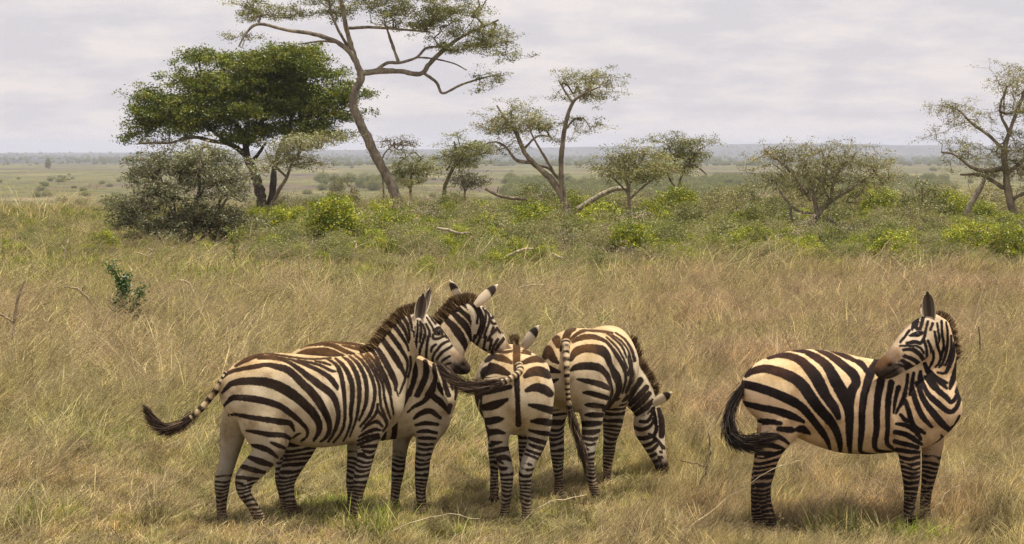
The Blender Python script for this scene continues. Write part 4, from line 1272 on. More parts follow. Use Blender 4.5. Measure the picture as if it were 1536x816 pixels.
GR = 'acacia trees standing in the scrub'
tree(88, [[(398,330,17),(393,305,16),(388,280,15),(380,255,13),(368,232,11)],
          [(402,322,12),(408,292,11),(411,258,9),(418,228,7),(428,200,5),(440,170,4)],
          [(368,232,9),(345,216,7),(320,212,6),(290,206,5),(255,214,4),(225,214,3),(205,216,2)],
          [(372,236,9),(364,205,8),(350,180,6),(320,155,5),(285,130,4)],
          [(366,226,8),(385,195,7),(402,160,5),(425,125,4)],
          [(418,228,7),(446,198,5),(480,180,4),(515,163,3)],
          [(340,214,5),(310,190,5),(270,180,4),(235,180,3)],
          [(380,240,6),(392,225,5),(398,214,3)]],
     [(330,108,78,32),(415,103,88,32),(480,135,58,34),(270,145,58,34),(222,182,34,26),(205,205,20,14),(300,180,60,22),(380,150,85,32),(450,172,58,26),(515,158,28,22),
      (365,200,50,14),(470,200,34,14),(300,95,40,16),(440,85,50,14),(535,140,14,14),(260,205,45,10)],
     "large dark green umbrella acacia with a dense domed crown", n_attr=2300, twig=.0065, step=.3, seed=3, shell=.15, group=GR,
     leaf=dict(n=36, spread=.17, ln=.115, wd=.050, col=(.115, .145, .010), col2=(.23, .25, .02), mix=.35, var=.3, every=.62, up=.05), bark=(.085, .07, .055), clump=11, csz=(.48, .48, .13))
tree(84, [[(606,334,17),(597,305,16),(583,270,15),(566,238,14.5),(550,205,14),(537,178,13.5),(530,157,13),(532,138,12),(541,120,12),(541,108,12)],
          [(541,110,10),(528,82,8.5),(505,63,7),(470,51,6),(430,45,5),(388,36,4.5),(369,50,3.5),(358,70,2.5)],
          [(533,92,9),(524,60,7.5),(518,35,7),(512,0,6.5),(506,-40,5),(510,-90,4)],
          [(522,70,5),(505,40,4),(495,10,3.5),(488,-30,3)],
          [(543,110,10),(570,107,9),(600,107,8),(630,111,7.5),(645,95,7),(665,75,6.5),(688,58,5),(720,42,3.5),(748,30,2.5)],
          [(636,110,4.5),(655,124,4.5),(664,140,4),(690,128,3.5),(720,118,2.5),(745,112,2)],
          [(566,104,5),(582,94,5),(600,94,4.5),(625,86,4),(640,72,4),(668,70,2.5)],
          [(598,94,5),(588,66,4.5),(582,48,3.5),(576,30,2.5)],
          [(521,42,5),(560,41,4.5),(600,44,3.5),(645,48,2.5)],
          [(505,63,4),(480,62,3),(450,66,2)], [(625,86,3),(650,88,3),(680,95,2),(700,105,2)], [(512,0,4),(560,-25,3),(620,-40,2)]],
     [(378,14,34,20),(356,58,14,13),(430,18,45,18),(480,8,40,24),(455,56,35,9),(560,8,60,24),(620,14,60,24),(690,24,62,30),(718,58,45,22),(752,80,32,14),(765,102,36,7),
      (735,120,34,12),(540,-35,110,28),(660,-22,90,22),(640,42,36,11),(670,70,30,12),(700,95,25,12),(590,30,30,12)],
     "tall leaning acacia with a bare crooked trunk and thin wide crown", n_attr=1150, twig=.0055, step=.3, seed=5, shell=.25, group=GR,
     leaf=dict(n=24, spread=.13, ln=.088, wd=.036, col=(.16, .17, .035), col2=(.31, .295, .08), mix=.4, var=.25, every=.62, up=.04), bark=(.24, .205, .16))
tree(75, [[(856,335,14),(853,318,13),(838,285,11),(820,262,9),(800,245,8),(785,225,7),(775,200,6),(760,180,4),(745,158,3)],
          [(846,300,9),(842,270,8),(842,240,8),(845,205,7),(852,172,6),(862,150,5),(882,138,3.5),(900,130,2)],
          [(800,245,5),(775,240,5),(760,222,4),(745,213,3),(730,215,2)], [(832,262,5),(815,232,4),(802,210,3),(790,185,2)],
          [(838,268,5),(822,252,4),(800,248,3)], [(858,152,4),(846,135,3),(838,120,2)], [(845,200,3),(860,180,3),(875,178,2),(884,190,1.5)], [(785,225,4),(805,205,3),(825,205,2)]],
     [(870,120,46,14),(862,140,36,9),(905,138,22,11),(770,172,36,20),(750,192,26,12),(798,190,24,14),(745,212,18,10),(832,205,14,8),(870,190,14,12),(760,225,30,6)],
     "forked umbrella acacia with two small separate crowns on bent trunks", n_attr=620, twig=.005, step=.24, seed=9, shell=.2, group=GR,
     leaf=dict(n=15, spread=.11, ln=.07, wd=.029, col=(.19, .19, .05), col2=(.36, .34, .13), mix=.4, every=.6), bark=(.25, .21, .155))
tree(70, [[(946,352,8),(944,325,6.5),(943,300,5.5),(942,280,5),(930,255,3.5),(915,238,2.5)], [(942,282,4),(955,252,3.5),(965,235,2.5)], [(943,300,3.5),(965,280,3),(990,262,2.5)], [(942,290,3),(925,272,2.5),(912,262,2)]],
     [(932,235,28,12),(962,236,34,12),(990,256,28,12),(912,254,14,10),(945,262,34,10)],
     "slim thin crowned acacia right of the forked one", n_attr=420, twig=.0045, step=.2, seed=12, shell=.2, group=GR,
     leaf=dict(n=17, spread=.11, ln=.07, wd=.029, col=(.20, .195, .05), col2=(.36, .34, .13), mix=.4, every=.6), bark=(.25, .21, .16))
tree(96, [[(1012,345,7),(1015,318,6),(1018,295,5),(1020,270,4),(1034,242,4),(1052,222,3)], [(1018,290,4),(1002,262,3),(1005,235,3)], [(1030,250,3),(1045,250,3),(1060,262,2)]],
     [(1010,213,34,10),(1050,212,26,7),(1000,232,20,10),(1036,232,22,8),(1022,250,30,8)],
     "flat topped acacia with its crown breaking the horizon right of centre", n_attr=330, twig=.005, step=.26, seed=14, shell=.2, group=GR,
     leaf=dict(n=19, spread=.13, ln=.085, wd=.035, col=(.18, .19, .045), col2=(.35, .34, .12), mix=.4, every=.6), bark=(.17, .14, .10))
tree(62, [[(1210,372,13),(1213,348,12),(1226,322,10),(1245,302,8),(1270,287,6.5),(1300,267,4.5),(1322,248,3)],
          [(1184,378,8),(1203,352,8),(1222,332,8)], [(1226,328,7),(1221,292,6.5),(1216,262,5),(1206,238,3)],
          [(1217,302,6),(1197,272,5.5),(1176,247,4.5),(1146,224,3)], [(1245,302,5),(1252,270,4.5),(1268,240,3)],
          [(1240,326,5),(1268,345,4.5),(1298,361,3.5),(1332,363,2.5)], [(1222,320,4),(1195,315,4),(1172,290,3.5),(1160,262,2.5)],
          [(1246,302,4),(1235,280,4),(1240,250,3),(1232,225,2)], [(1205,352,4),(1188,330,4),(1186,305,3)]],
     [(1235,232,82,18),(1172,232,38,13),(1290,248,45,20),(1216,262,62,22),(1272,283,42,18),(1322,272,20,18),(1160,268,20,14),(1225,300,50,14)],
     "wide low grey thorn acacia with many twisted bare limbs", n_attr=1100, twig=.0038, step=.2, seed=17, shell=.2, group=GR,
     leaf=dict(n=11, spread=.09, ln=.062, wd=.024, col=(.20, .19, .055), col2=(.35, .32, .13), mix=.45, every=.6), bark=(.28, .245, .19))
tree(68, [[(1530,360,15),(1522,325,13),(1512,290,12),(1509,258,10),(1506,228,8),(1516,192,6),(1532,150,5),(1548,105,4)],
          [(1508,252,8),(1478,256,7),(1456,250,5),(1432,232,3.5),(1412,228,2.5)], [(1506,226,6),(1482,202,5),(1460,187,4),(1440,167,3),(1418,155,2)],
          [(1511,286,7),(1490,272,6),(1468,262,5),(1440,262,3)], [(1514,200,5),(1500,165,4),(1510,130,3)], [(1510,262,6),(1540,235,5),(1570,200,4)], [(1516,300,6),(1545,285,5),(1580,265,3)]],
     [(1512,118,30,22),(1538,150,26,38),(1426,158,28,13),(1452,180,34,13),(1442,208,48,17),(1482,228,52,22),(1422,238,42,15),(1535,220,40,36),(1500,262,44,12),(1560,250,40,30),(1560,120,40,30),(1585,190,40,50)],
     "tall bare looking acacia cut off by the right edge of the photo", n_attr=1250, twig=.004, step=.22, seed=19, shell=.2, group=GR,
     leaf=dict(n=13, spread=.10, ln=.064, wd=.025, col=(.20, .185, .055), col2=(.35, .32, .13), mix=.45, every=.6), bark=(.22, .185, .14))
tree(82, [[(404,335,6),(406,316,6),(416,290,5.5),(430,266,5),(440,240,4),(456,224,3),(492,211,2)], [(430,266,4),(406,242,3.5),(398,225,2)], [(436,250,3.5),(462,243,3),(485,246,2)]],
     [(462,213,44,10),(424,222,30,12),(452,243,38,10),(396,248,18,10),(500,208,18,6)],
     "small pale thorn tree leaning right under the green umbrella acacia", n_attr=380, twig=.006, step=.22, seed=21, shell=.2, group=GR,
     leaf=dict(n=11, spread=.14, ln=.09, wd=.036, col=(.30, .30, .12), col2=(.42, .40, .21), mix=.4, every=.6), bark=(.17, .14, .10))
tree(98, [[(617,330,5),(616,300,4.5),(616,275,4),(619,255,3),(630,240,2)], [(616,285,3),(602,262,2.5),(598,248,2)], [(618,262,3),(636,255,2.5),(648,250,2)]],
     [(616,240,22,12),(638,252,22,11),(602,252,15,12),(622,270,22,10)],
     "left one of two thin olive trees right of the leaning trunk", n_attr=230, twig=.008, step=.26, seed=23, shell=.2, group=GR,
     leaf=dict(n=19, spread=.13, ln=.085, wd=.035, col=(.24, .25, .08), col2=(.33, .33, .14), mix=.4, every=.6), bark=(.17, .15, .08))
tree(92, [[(665,332,7),(665,304,6.5),(668,278,6),(678,255,5),(686,235,4),(681,212,3)], [(680,252,3.5),(700,235,3),(722,228,2)], [(685,238,3),(702,222,3),(715,210,2)]],
     [(681,207,12,8),(702,224,30,11),(690,242,24,9),(722,234,16,10)],
     "right one of two thin olive trees right of the leaning trunk", n_attr=240, twig=.008, step=.26, seed=25, shell=.2, group=GR,
     leaf=dict(n=19, spread=.13, ln=.085, wd=.035, col=(.24, .25, .08), col2=(.33, .33, .14), mix=.4, every=.6), bark=(.17, .15, .08))
tree(97, [[(576,300,3.5),(574,262,3),(573,240,2.5),(582,224,2),(598,214,1.5)], [(573,245,2),(562,228,1.5)]],
     [(592,212,28,6),(572,226,14,6),(604,222,14,5)],
     "small spindly tree showing right behind the leaning acacia trunk", n_attr=150, twig=.007, step=.26, seed=27, shell=.2, group=GR,
     leaf=dict(n=5, spread=.12, ln=.08, wd=.035, col=(.17, .16, .08), every=.14), bark=(.17, .14, .10))
tree(112, [[(697,312,4),(697,298,3.5),(697,284,3),(692,272,2)], [(697,288,2.5),(708,272,2)]],
     [(697,268,22,9),(690,276,16,6),(708,274,12,6)],
     "small rounded brownish tree in the gap right of the leaning acacia", n_attr=170, twig=.008, step=.3, seed=29, shell=.3, group=GR,
     leaf=dict(n=10, spread=.16, ln=.12, wd=.055, col=(.13, .125, .06), every=.2), bark=(.15, .12, .09))
# the big silvery bush
tree(60, [[(282,380,7),(270,340,5),(245,290,4),(225,250,3)], [(285,378,6),(290,330,5),(300,270,4),(290,235,2)], [(290,378,6),(318,335,5),(345,290,3)], [(278,378,5),(240,350,4),(205,325,3)], [(292,378,5),(335,358,4),(368,335,3)], [(280,375,5),(262,320,4),(272,255,3)]],
     [(275,290,88,62),(232,318,60,46),(330,308,56,56),(290,242,62,24),(208,338,32,26),(358,338,22,28),(218,256,34,18),(345,262,26,22),(300,232,30,12),(190,318,20,18),(378,350,16,14),(275,350,85,22)],
     "big dense silvery grey green bush in front of the umbrella acacia", n_attr=2300, twig=.005, step=.2, seed=31, shell=.45, name='silver_bush', category='bush', depth=.85,
     clump=12, csz=(.24, .24, .10), leaf=dict(n=16, spread=.09, ln=.085, wd=.030, col=(.16, .165, .07), col2=(.33, .32, .17), mix=.36, var=.25, every=.2, up=.03), bark=(.13, .11, .08))

# shrubs built once each and copied through the scrub
def shrub_proto(kind, seed):
    rg = np.random.default_rng(seed)
    spec = dict(
        wispy=dict(n=210, col=(.22, .21, .06), col2=(.38, .35, .13), nl=14, ln=.045, wd=.017, sp=.075, twig=.0032, bark=(.30, .25, .18), blobs=[(0, 0, .62, .55, .55, .42, 1), (.3, .1, .45, .4, .4, .3, .6), (-.3, 0, .45, .4, .4, .3, .6)], every=.30),
        bright=dict(n=360, col=(.20, .235, .012), col2=(.42, .42, .025), nl=24, ln=.048, wd=.024, sp=.065, twig=.003, bark=(.10, .08, .05), blobs=[(0, 0, .6, .5, .5, .42, 1), (.3, 0, .4, .4, .35, .33, .7), (-.33, 0, .38, .38, .35, .32, .7)], every=.4),
        olive=dict(n=300, col=(.15, .165, .035), col2=(.28, .28, .075), nl=18, ln=.048, wd=.022, sp=.07, twig=.0035, bark=(.14, .11, .08), blobs=[(0, 0, .58, .52, .5, .42, 1), (.3, 0, .38, .4, .4, .32, .7), (-.3, 0, .4, .4, .4, .3, .7)], every=.3),
        dead=dict(n=90, col=(.34, .29, .17), col2=(.42, .36, .24), nl=4, ln=.05, wd=.02, sp=.06, twig=.004, bark=(.40, .34, .25), blobs=[(0, 0, .55, .5, .4, .40, 1)], every=.2))[kind]
    limbs = []
    for i in range(rg.integers(4, 7)):
        a = rg.random() * 6.28; r = .15 + .4 * rg.random(); h = .5 + .45 * rg.random()
        limbs.append(np.array([[0, 0, -.05, .016], [.3*r*math.cos(a), .3*r*math.sin(a), h*.35, .013], [r*math.cos(a)*.8, r*math.sin(a)*.8, h*.7, .009], [r*math.cos(a), r*math.sin(a), h, .005]]))
    at = in_blobs(spec['blobs'], spec['n'], rg, .25); at[:, 2] = np.maximum(at[:, 2], .08)
    main, tw, tips, allt = grow(limbs, at, .10, rg)
    V1, Q1 = prisms(main[0], main[1], main[2], main[3], 4)
    r1 = spec['twig'] * np.sqrt(tw[2])
    V2, Q2 = prisms(tw[0], tw[1], np.minimum(r1, .014), np.minimum(r1, .012), 3)
    bm = mesh_from("stem", np.vstack([V1, V2]), quads=np.vstack([Q1, Q2 + len(V1)]), cols=dict(col=np.tile(np.array(spec['bark']), (len(V1) + len(V2), 1))))
    bm.materials.append(bark_m)
    cen = np.vstack([tips, allt[rg.random(len(allt)) < spec['every']]])
    tint = 1 + .5 * (vnoise(cen[:, 0] * 3 + 9, cen[:, 2] * 4 + cen[:, 1] * 2, seed) - .5)[:, None]
    col = np.where(rg.random((len(cen), 1)) < .4, np.array([spec['col2']]), np.array([spec['col']])) * tint
    V3, Q3, C3 = leaf_quads(cen, spec['nl'], spec['sp'], spec['ln'], spec['wd'], col, .35, .6, rg)
    cm = mesh_from("foliage", V3, quads=Q3, cols=dict(col=C3), smooth=False)
    cm.materials.append(leaf_m)
    return bm, cm
PROT = {k: [shrub_proto(k, 100 + 10 * j + i) for i in range(3)] for j, k in enumerate(('wispy', 'bright', 'olive', 'dead'))}
def shrub(kind, px, base, hw, ht, label, group=None, name=None, seed=0, foliage=True):
    """px, base: foot of the shrub on the ground as seen in the photo; hw, ht half width and height in photo pixels"""
    if base > 319: p = on_ground(px, base)
    else:
        p = on_ground(px, 322)
    rg = np.random.default_rng(int(px * 7 + base * 13 + seed))
    bm, cm = PROT[kind][rg.integers(3)]
    s = F / p[1]
    p[2] = float(ground_h(p[0], p[1])) - .02
    e = bpy.data.objects.new(name or 'shrub', None); COL.objects.link(e)
    e.location = [float(c) for c in p]; e.rotation_euler = (0, 0, rg.random() * 6.28)
    w = hw / s / .72; h = ht / s / 1.0
    e.scale = (w, w, h)
    e['label'] = label; e['category'] = 'shrub'
    if group: e['group'] = group
    add_obj("stem", bm, None, e)
    if foliage: add_obj("foliage", cm, None, e)
    return e
for a in [
    ('bright', 500, 380, 54, 88, "round bright yellow green bush left of the leaning trunk"),
    ('bright', 424, 370, 40, 62, "low yellow green bush under the green umbrella acacia"),
    ('bright', 572, 360, 34, 62, "yellow green bush touching the left of the leaning trunk"),
    ('olive', 600, 370, 38, 42, "dark leafy green bush at the foot of the leaning trunk"),
    ('wispy', 515, 330, 32, 66, "pale feathery bush behind the round yellow green one"),
    ('bright', 950, 394, 46, 66, "yellow green bush below the slim thin crowned acacia"),
    ('olive', 1385, 354, 52, 84, "tall leafy green bush between the two right hand thorn acacias"),
    ('bright', 1340, 404, 50, 60, "yellow green bush right of the wide low thorn acacia"),
    ('bright', 1222, 410, 40, 46, "yellow green bush right below the wide low thorn acacia"),
    ('bright', 1130, 394, 46, 60, "yellow green bush left of the wide low thorn acacia"),
    ('bright', 1452, 397, 54, 66, "broad yellow green bush below the bare acacia at right"),
    ('bright', 1510, 404, 46, 72, "yellow green bush nearest the right edge of the photo"),
    ('bright', 155, 384, 28, 40, "little yellow bush left of the silvery grey bush"),
    ('olive', 1345, 428, 46, 48, "dark twiggy bush closest to the zebras at right"),
    ('olive', 860, 340, 46, 46, "olive bush hiding the foot of the forked acacia"),
    ('dead', 645, 350, 40, 60, "grey leafless thicket right of the leaning trunk"),
    ('dead', 1075, 395, 34, 46, "bleached leafless bush between two yellow green ones"),
    ('olive', 175, 322, 26, 34, "dark rusty bush left of the silvery grey bush"),
]: shrub(*a)
rgs = np.random.default_rng(77)
LB = {'wispy': ("feathery grey green thorn shrub in the scrub band beyond the zebras", 'feathery thorn shrubs'),
      'olive': ("low olive leaved shrub in the scrub band beyond the zebras", 'low olive shrubs'),
      'bright': ("small fresh green shrub in the scrub band beyond the zebras", 'small fresh green shrubs'),
      'dead': ("leafless bleached thorn bush in the scrub band beyond the zebras", 'leafless thorn bushes')}
for i in range(296):
    px = rgs.uniform(395, 1640) if rgs.random() < .88 else rgs.uniform(-80, 395)
    u_ = rgs.random()
    base = 323 + 108 * u_ ** 1.35 if px > 395 else rgs.uniform(330, 402)
    if 520 < px < 900 and base > 395: base -= 25
    k = rgs.choice(['wispy', 'olive', 'bright', 'dead'], p=[.46, .25, .13, .16])
    s = F / (8960 / (base - 225))
    ht = rgs.uniform(.6, 1.35) * (1.0 if px < 650 else 1.2 if base < 352 else 1.0) * s
    if px < 395: ht *= .55
    ht *= 1 - .62 * max(0, min(1, (base - 372) / 45))
    shrub(k, px, base, ht * rgs.uniform(.55, .9), ht, LB[k][0], LB[k][1], seed=i)
# bushes dotted over the far side of the valley
for i in range(80):
    px = rgs.uniform(-60, 1600); y = float(np.exp(rgs.uniform(math.log(460), math.log(2300))))
    if rgs.random() < .35: px = rgs.uniform(-20, 180); y = rgs.uniform(460, 1200)
    x = (px - 768) / F * y
    e = bpy.data.objects.new('far_bush', None); COL.objects.link(e)
    e.location = (x, y, float(ground_h(x, y)) - .3); e.rotation_euler = (0, 0, rgs.random() * 6.28)
    s = rgs.uniform(.8, 2.2) * (.8 + y / 1800); e.scale = (s * 1.3, s * 1.3, s * 1.0)
    e['label'] = "small dark bush dotted over the far slope beyond the valley"; e['category'] = 'bush'; e['group'] = 'dark bushes on the far slope'
    add_obj("foliage", PROT['olive'][i % 3][1], None, e)
def far_tree(px, y, hgt, wid, label, kind='olive'):
    x = (px - 768) / F * y
    e = bpy.data.objects.new('far_tree', None); COL.objects.link(e)
    e.location = (x, y, float(ground_h(x, y)) - .3); e.scale = (wid / 1.4, wid / 1.4, hgt)
    e['label'] = label; e['category'] = 'tree'
    add_obj("crown", PROT[kind][0][1], None, e); add_obj("trunk", PROT[kind][0][0], None, e)
far_tree(73, 1600, 10, 5, "lone upright tree far off near the left edge")
far_tree(45, 470, 2.4, 6, "wide dark bushy tree on the near edge of the far slope at left")
far_tree(1040, 2500, 13, 16, "far tree standing on the dark tree line right of centre")
# ------------------------------------------------------------------ grass
grass_m = bpy.data.materials.new("dry_grass"); grass_m.use_nodes = True
t = grass_m.node_tree; t.nodes.clear(); L = t.links.new
o_ = N(t, 'ShaderNodeOutputMaterial'); df = N(t, 'ShaderNodeBsdfDiffuse'); tr = N(t, 'ShaderNodeBsdfTranslucent')
ms = N(t, 'ShaderNodeMixShader'); ms.inputs[0].default_value = .3
gp = N(t, 'ShaderNodeNewGeometry').outputs['Position']
base = attr(t, 'col')
tint1 = ramp(t, noise(t, vmul(t, gp, (1, .55, 0)), .55, 5, .65), [(.30, (1.14, 1.03, .92)), (.45, (1.0, .98, .9)), (.60, (.86, .93, .68)), (.72, (.92, .82, .76))])
m1 = N(t, 'ShaderNodeMix', data_type='RGBA', blend_type='MULTIPLY'); m1.inputs[0].default_value = 1
L(base, m1.inputs[6]); L(tint1, m1.inputs[7])
tint2 = ramp(t, noise(t, vmul(t, gp, (1, .6, 0)), 3.2, 4, .7), [(.36, (.42, .41, .37)), (.5, (1, 1, 1)), (.64, (1.4, 1.34, 1.2))])
m2 = N(t, 'ShaderNodeMix', data_type='RGBA', blend_type='MULTIPLY'); m2.inputs[0].default_value = 1
L(m1.outputs[2], m2.inputs[6]); L(tint2, m2.inputs[7])
L(m2.outputs[2], df.inputs[0]); L(m2.outputs[2], tr.inputs[0])
L(df.outputs[0], ms.inputs[1]); L(tr.outputs[0], ms.inputs[2]); L(ms.outputs[0], o_.inputs[0])

STRAW = (.64, .545, .305); TAN = (.45, .36, .185); OLIVE = (.28, .285, .075); BROWN = (.30, .235, .16); GREEN = (.27, .33, .06); PALE = (.80, .70, .46); DARKB = (.09, .068, .04)
def tuft(n, rad, hmin, hmax, wd, pal, lean=(.25, 0), spread=.55, curl=.5, seeds=0, seed=0):
    rg = np.random.default_rng(seed)
    a = rg.random(n) * 6.283; r = rad * np.sqrt(rg.random(n))
    B = np.stack([r * np.cos(a), r * np.sin(a), np.full(n, -.02)], 1)
    h = rg.uniform(hmin, hmax, n)
    D = np.stack([lean[0] + spread * rg.normal(size=n) * .6, lean[1] + spread * rg.normal(size=n) * .6, np.ones(n)], 1)
    D /= np.linalg.norm(D, axis=1)[:, None]
    cv = rg.normal(size=(n, 3)) * .25 * curl; cv[:, 0] += lean[0] * curl * 1.4; cv[:, 2] = -np.abs(cv[:, 2]) - .15 * curl
    S = np.stack([np.cos(a * 3 + 1), np.sin(a * 3 + 1), np.zeros(n)], 1)
    w = wd * rg.uniform(.6, 1.4, n)
    rows = []
    for tt, wf in ((0, 1), (.38, .9), (.72, .6)):
        c = B + D * (h * tt)[:, None] + cv * (h * tt * tt)[:, None]
        rows += [c - S * (w * wf / 2)[:, None], c + S * (w * wf / 2)[:, None]]
    tip = B + D * h[:, None] + cv * h[:, None]
    V = np.stack(rows + [tip], 1).reshape(-1, 3)
    b0 = np.arange(n)[:, None] * 7
    Qd = np.vstack([b0 + [0, 1, 3, 2], b0 + [2, 3, 5, 4]]); Tr = b0 + [4, 5, 6]
    pw = np.array([p[1] for p in pal]); ci = rg.choice(len(pal), n, p=pw / pw.sum())
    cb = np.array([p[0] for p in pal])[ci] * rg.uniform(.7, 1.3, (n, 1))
    grad = np.array([.62, .62, .92, .92, 1.08, 1.08, 1.15])          # blades are darker at the foot, lighter at the tip
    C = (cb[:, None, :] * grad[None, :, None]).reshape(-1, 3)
    if seeds:
        k = rg.choice(n, min(n, seeds), replace=False)
        m = 16
        cen = np.repeat(tip[k], m, 0); dirr = np.repeat((D[k] + cv[k] * 1.4), m, 0)
        cen = cen - dirr * (rg.random((len(cen), 1)) * .11) + rg.normal(size=(len(cen), 3)) * .010
        dd = dirr + rg.normal(size=cen.shape) * .45; dd /= np.linalg.norm(dd, axis=1)[:, None]
        ss = np.cross(dd, rg.normal(size=dd.shape)); ss /= np.linalg.norm(ss, axis=1)[:, None]
        V2 = np.stack([cen - ss * .0016, cen + ss * .0016, cen + dd * .03], 1).reshape(-1, 3)
        T2 = np.arange(len(cen))[:, None] * 3 + np.arange(3) + len(V)
        c2 = np.repeat(np.where(rg.random((len(cen), 1)) < .5, np.array([[.33, .25, .19]]), np.array([[.45, .37, .25]])), 3, 0)
        V = np.vstack([V, V2]); Tr = np.vstack([Tr, T2]); C = np.vstack([C, c2])
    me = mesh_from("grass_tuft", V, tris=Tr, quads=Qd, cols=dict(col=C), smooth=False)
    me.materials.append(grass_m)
    return me
TC = bpy.data.collections.new("tuft_sources")          # never linked to the scene: only instanced
def addT(me, i):
    o = bpy.data.objects.new("tuft_%02d" % i, me); TC.objects.link(o)
P_DRY = [(STRAW, 4), (TAN, 4), (BROWN, 3), (OLIVE, .9), (PALE, 2.2), (DARKB, 1.8)]
P_MIX = [(OLIVE, 4), (GREEN, 1.2), (TAN, 3), (STRAW, 3), (DARKB, 1.6), (PALE, 1)]
P_GRN = [(GREEN, 5), ((.36, .39, .10), 4), (STRAW, 1.5)]
P_TAN = [((.48, .37, .21), 5), ((.58, .46, .28), 4), (BROWN, 2)]
k = 0
for s in range(3): addT(tuft(56, .18, .12, .36, .0085, P_DRY, (.30, 0), .95, .8, 8, s), k); k += 1               # 0-2 dry
for s in range(2): addT(tuft(50, .20, .10, .26, .0085, P_MIX, (.15, 0), .8, .5, 0, 10 + s), k); k += 1          # 3-4 mixed
for s in range(2): addT(tuft(60, .15, .08, .22, .0085, P_GRN, (.05, 0), .8, .4, 0, 20 + s), k); k += 1           # 5-6 green
for s in range(2): addT(tuft(26, .22, .34, .62, .0050, [(STRAW, 4), (PALE, 2), (BROWN, 4), (TAN, 3)], (.45, 0), .5, .7, 34, 30 + s), k); k += 1   # 7-8 tall seed heads
for s in range(2): addT(tuft(70, .22, .24, .50, .0060, P_TAN, (.38, 0), .45, .6, 12, 40 + s), k); k += 1        # 9-10 tall tan
addT(tuft(7, .25, .45, .95, .0060, [(PALE, 3), (STRAW, 2)], (.55, 0), .9, .8, 0, 50), k); k += 1                 # 11 loose pale stalks
addT(tuft(90, .18, .05, .14, .010, [(DARKB, 2), (BROWN, 3), (TAN, 2), (STRAW, 2)], (.1, 0), 1.6, .3, 0, 60), k); k += 1   # 12 matted litter

def scatter_pts(n, y0, y1, margin=1.32, p=1.0):
    u = rng.random(n); y = np.sqrt(y0 * y0 + u * (y1 * y1 - y0 * y0))
    x = (rng.random(n) * 2 - 1) * (.24 * margin * y + 1.2)
    return x, y
parts = []
xl = rng.uniform(-4.5, 4.5, 9000); yl = rng.uniform(14, 19.6, 9000)
parts.append((xl, yl, np.where(rng.random(9000) < .55, 12, rng.integers(0, 5, 9000)), rng.uniform(.28, .55, 9000)))
for n, y0, y1, sc in ((13000, 13.6, 24, 1.0), (16000, 24, 42, 1.2), (18000, 42, 75, 1.7), (10000, 75, 128, 2.4)):
    x, y = scatter_pts(n, y0, y1)
    a = x / y * F + 768
    pyy = 225 + 8960 / y
    r = rng.random(n)
    nz = vnoise(x / 2.2 + 100, y / 3.0, 11); nz2 = vnoise(x / .8 + 30, y / 1.0, 12)
    idx = np.where(r < .42, rng.integers(0, 3, n), np.where(r < .52, rng.integers(3, 5, n), np.where(r < .56, 11, np.where(r < .73, rng.integers(7, 9, n), 12))))
    idx = np.where((r > .93) | ((nz > .66) & (r > .62)), rng.integers(5, 7, n), idx)
    greenband = smoothstep(34, 48, y) * .8 * np.where((a < 940) | (y > 43), 1, .3)
    idx = np.where(rng.random(n) < greenband, np.where(rng.random(n) < .55, rng.integers(5, 7, n), rng.integers(3, 5, n)), idx)
    # stand of taller, uniformly tan grass round the zebra at right
    tall = smoothstep(935, 950, a + 8 * rng.normal(size=n)) * smoothstep(424, 436, pyy + 3 * rng.normal(size=n))
    idx = np.where(rng.random(n) < tall * .72, rng.integers(9, 11, n), idx)
    size = sc * rng.uniform(.75, 1.25, n) * (.8 + .5 * nz2)
    # trampled short patch between the zebras' legs
    size = size * (1 - .30 * (1 - smoothstep(18.5, 25, y)) * np.where(tall < .5, 1, .75))
    tr_ = np.maximum(np.exp(-(((a - 600) / 420) ** 4)), np.exp(-(((a - 1200) / 240) ** 4)) * .8) * (1 - smoothstep(18.2, 20, y))
    size = size * (1 - .32 * tr_)
    idx = np.where((rng.random(n) < .2 * tr_) & (idx > 6), 12, idx)
    hf = np.ones_like(x)
    for hx, hy in HOOVES: hf = np.minimum(hf, 1 - .58 * np.exp(-((x - hx * y / hy) / .22)**4) * np.exp(-((y - hy + .35) / .6)**4))
    size = size * hf
    size = size * (1 - .25 * smoothstep(42, 60, y) * (1 - smoothstep(75, 80, y)))
    keep = (nz2 > .30) | (rng.random(n) < .35); x, y, idx, size = x[keep], y[keep], idx[keep], size[keep]
    parts.append((x, y, idx, size))
X = np.concatenate([p[0] for p in parts]); Y = np.concatenate([p[1] for p in parts]); ID = np.concatenate([p[2] for p in parts]); SZ = np.concatenate([p[3] for p in parts])
Zg = ground_h(X, Y)
me = bpy.data.meshes.new("grass"); me.vertices.add(len(X)); me.vertices.foreach_set('co', np.stack([X, Y, Zg], 1).astype(np.float32).ravel())
at = me.attributes.new('idx', 'INT', 'POINT'); at.data.foreach_set('value', ID.astype(np.int32))
at = me.attributes.new('size', 'FLOAT', 'POINT'); at.data.foreach_set('value', SZ.astype(np.float32))
rot = np.stack([rng.normal(size=len(X)) * .12, rng.normal(size=len(X)) * .12, rng.normal(size=len(X)) * 1.15], 1)
at = me.attributes.new('rot', 'FLOAT_VECTOR', 'POINT'); at.data.foreach_set('vector', rot.astype(np.float32).ravel())
go = add_obj("grass", me, None, kind='stuff', label="dry waist high savanna grass covering the whole foreground", category='grass')
ng = bpy.data.node_groups.new("grass_scatter", 'GeometryNodeTree')
ng.interface.new_socket("Geometry", in_out='INPUT', socket_type='NodeSocketGeometry')
ng.interface.new_socket("Geometry", in_out='OUTPUT', socket_type='NodeSocketGeometry')
gi = ng.nodes.new('NodeGroupInput'); gout = ng.nodes.new('NodeGroupOutput')
m2p = ng.nodes.new('GeometryNodeMeshToPoints'); iop = ng.nodes.new('GeometryNodeInstanceOnPoints')
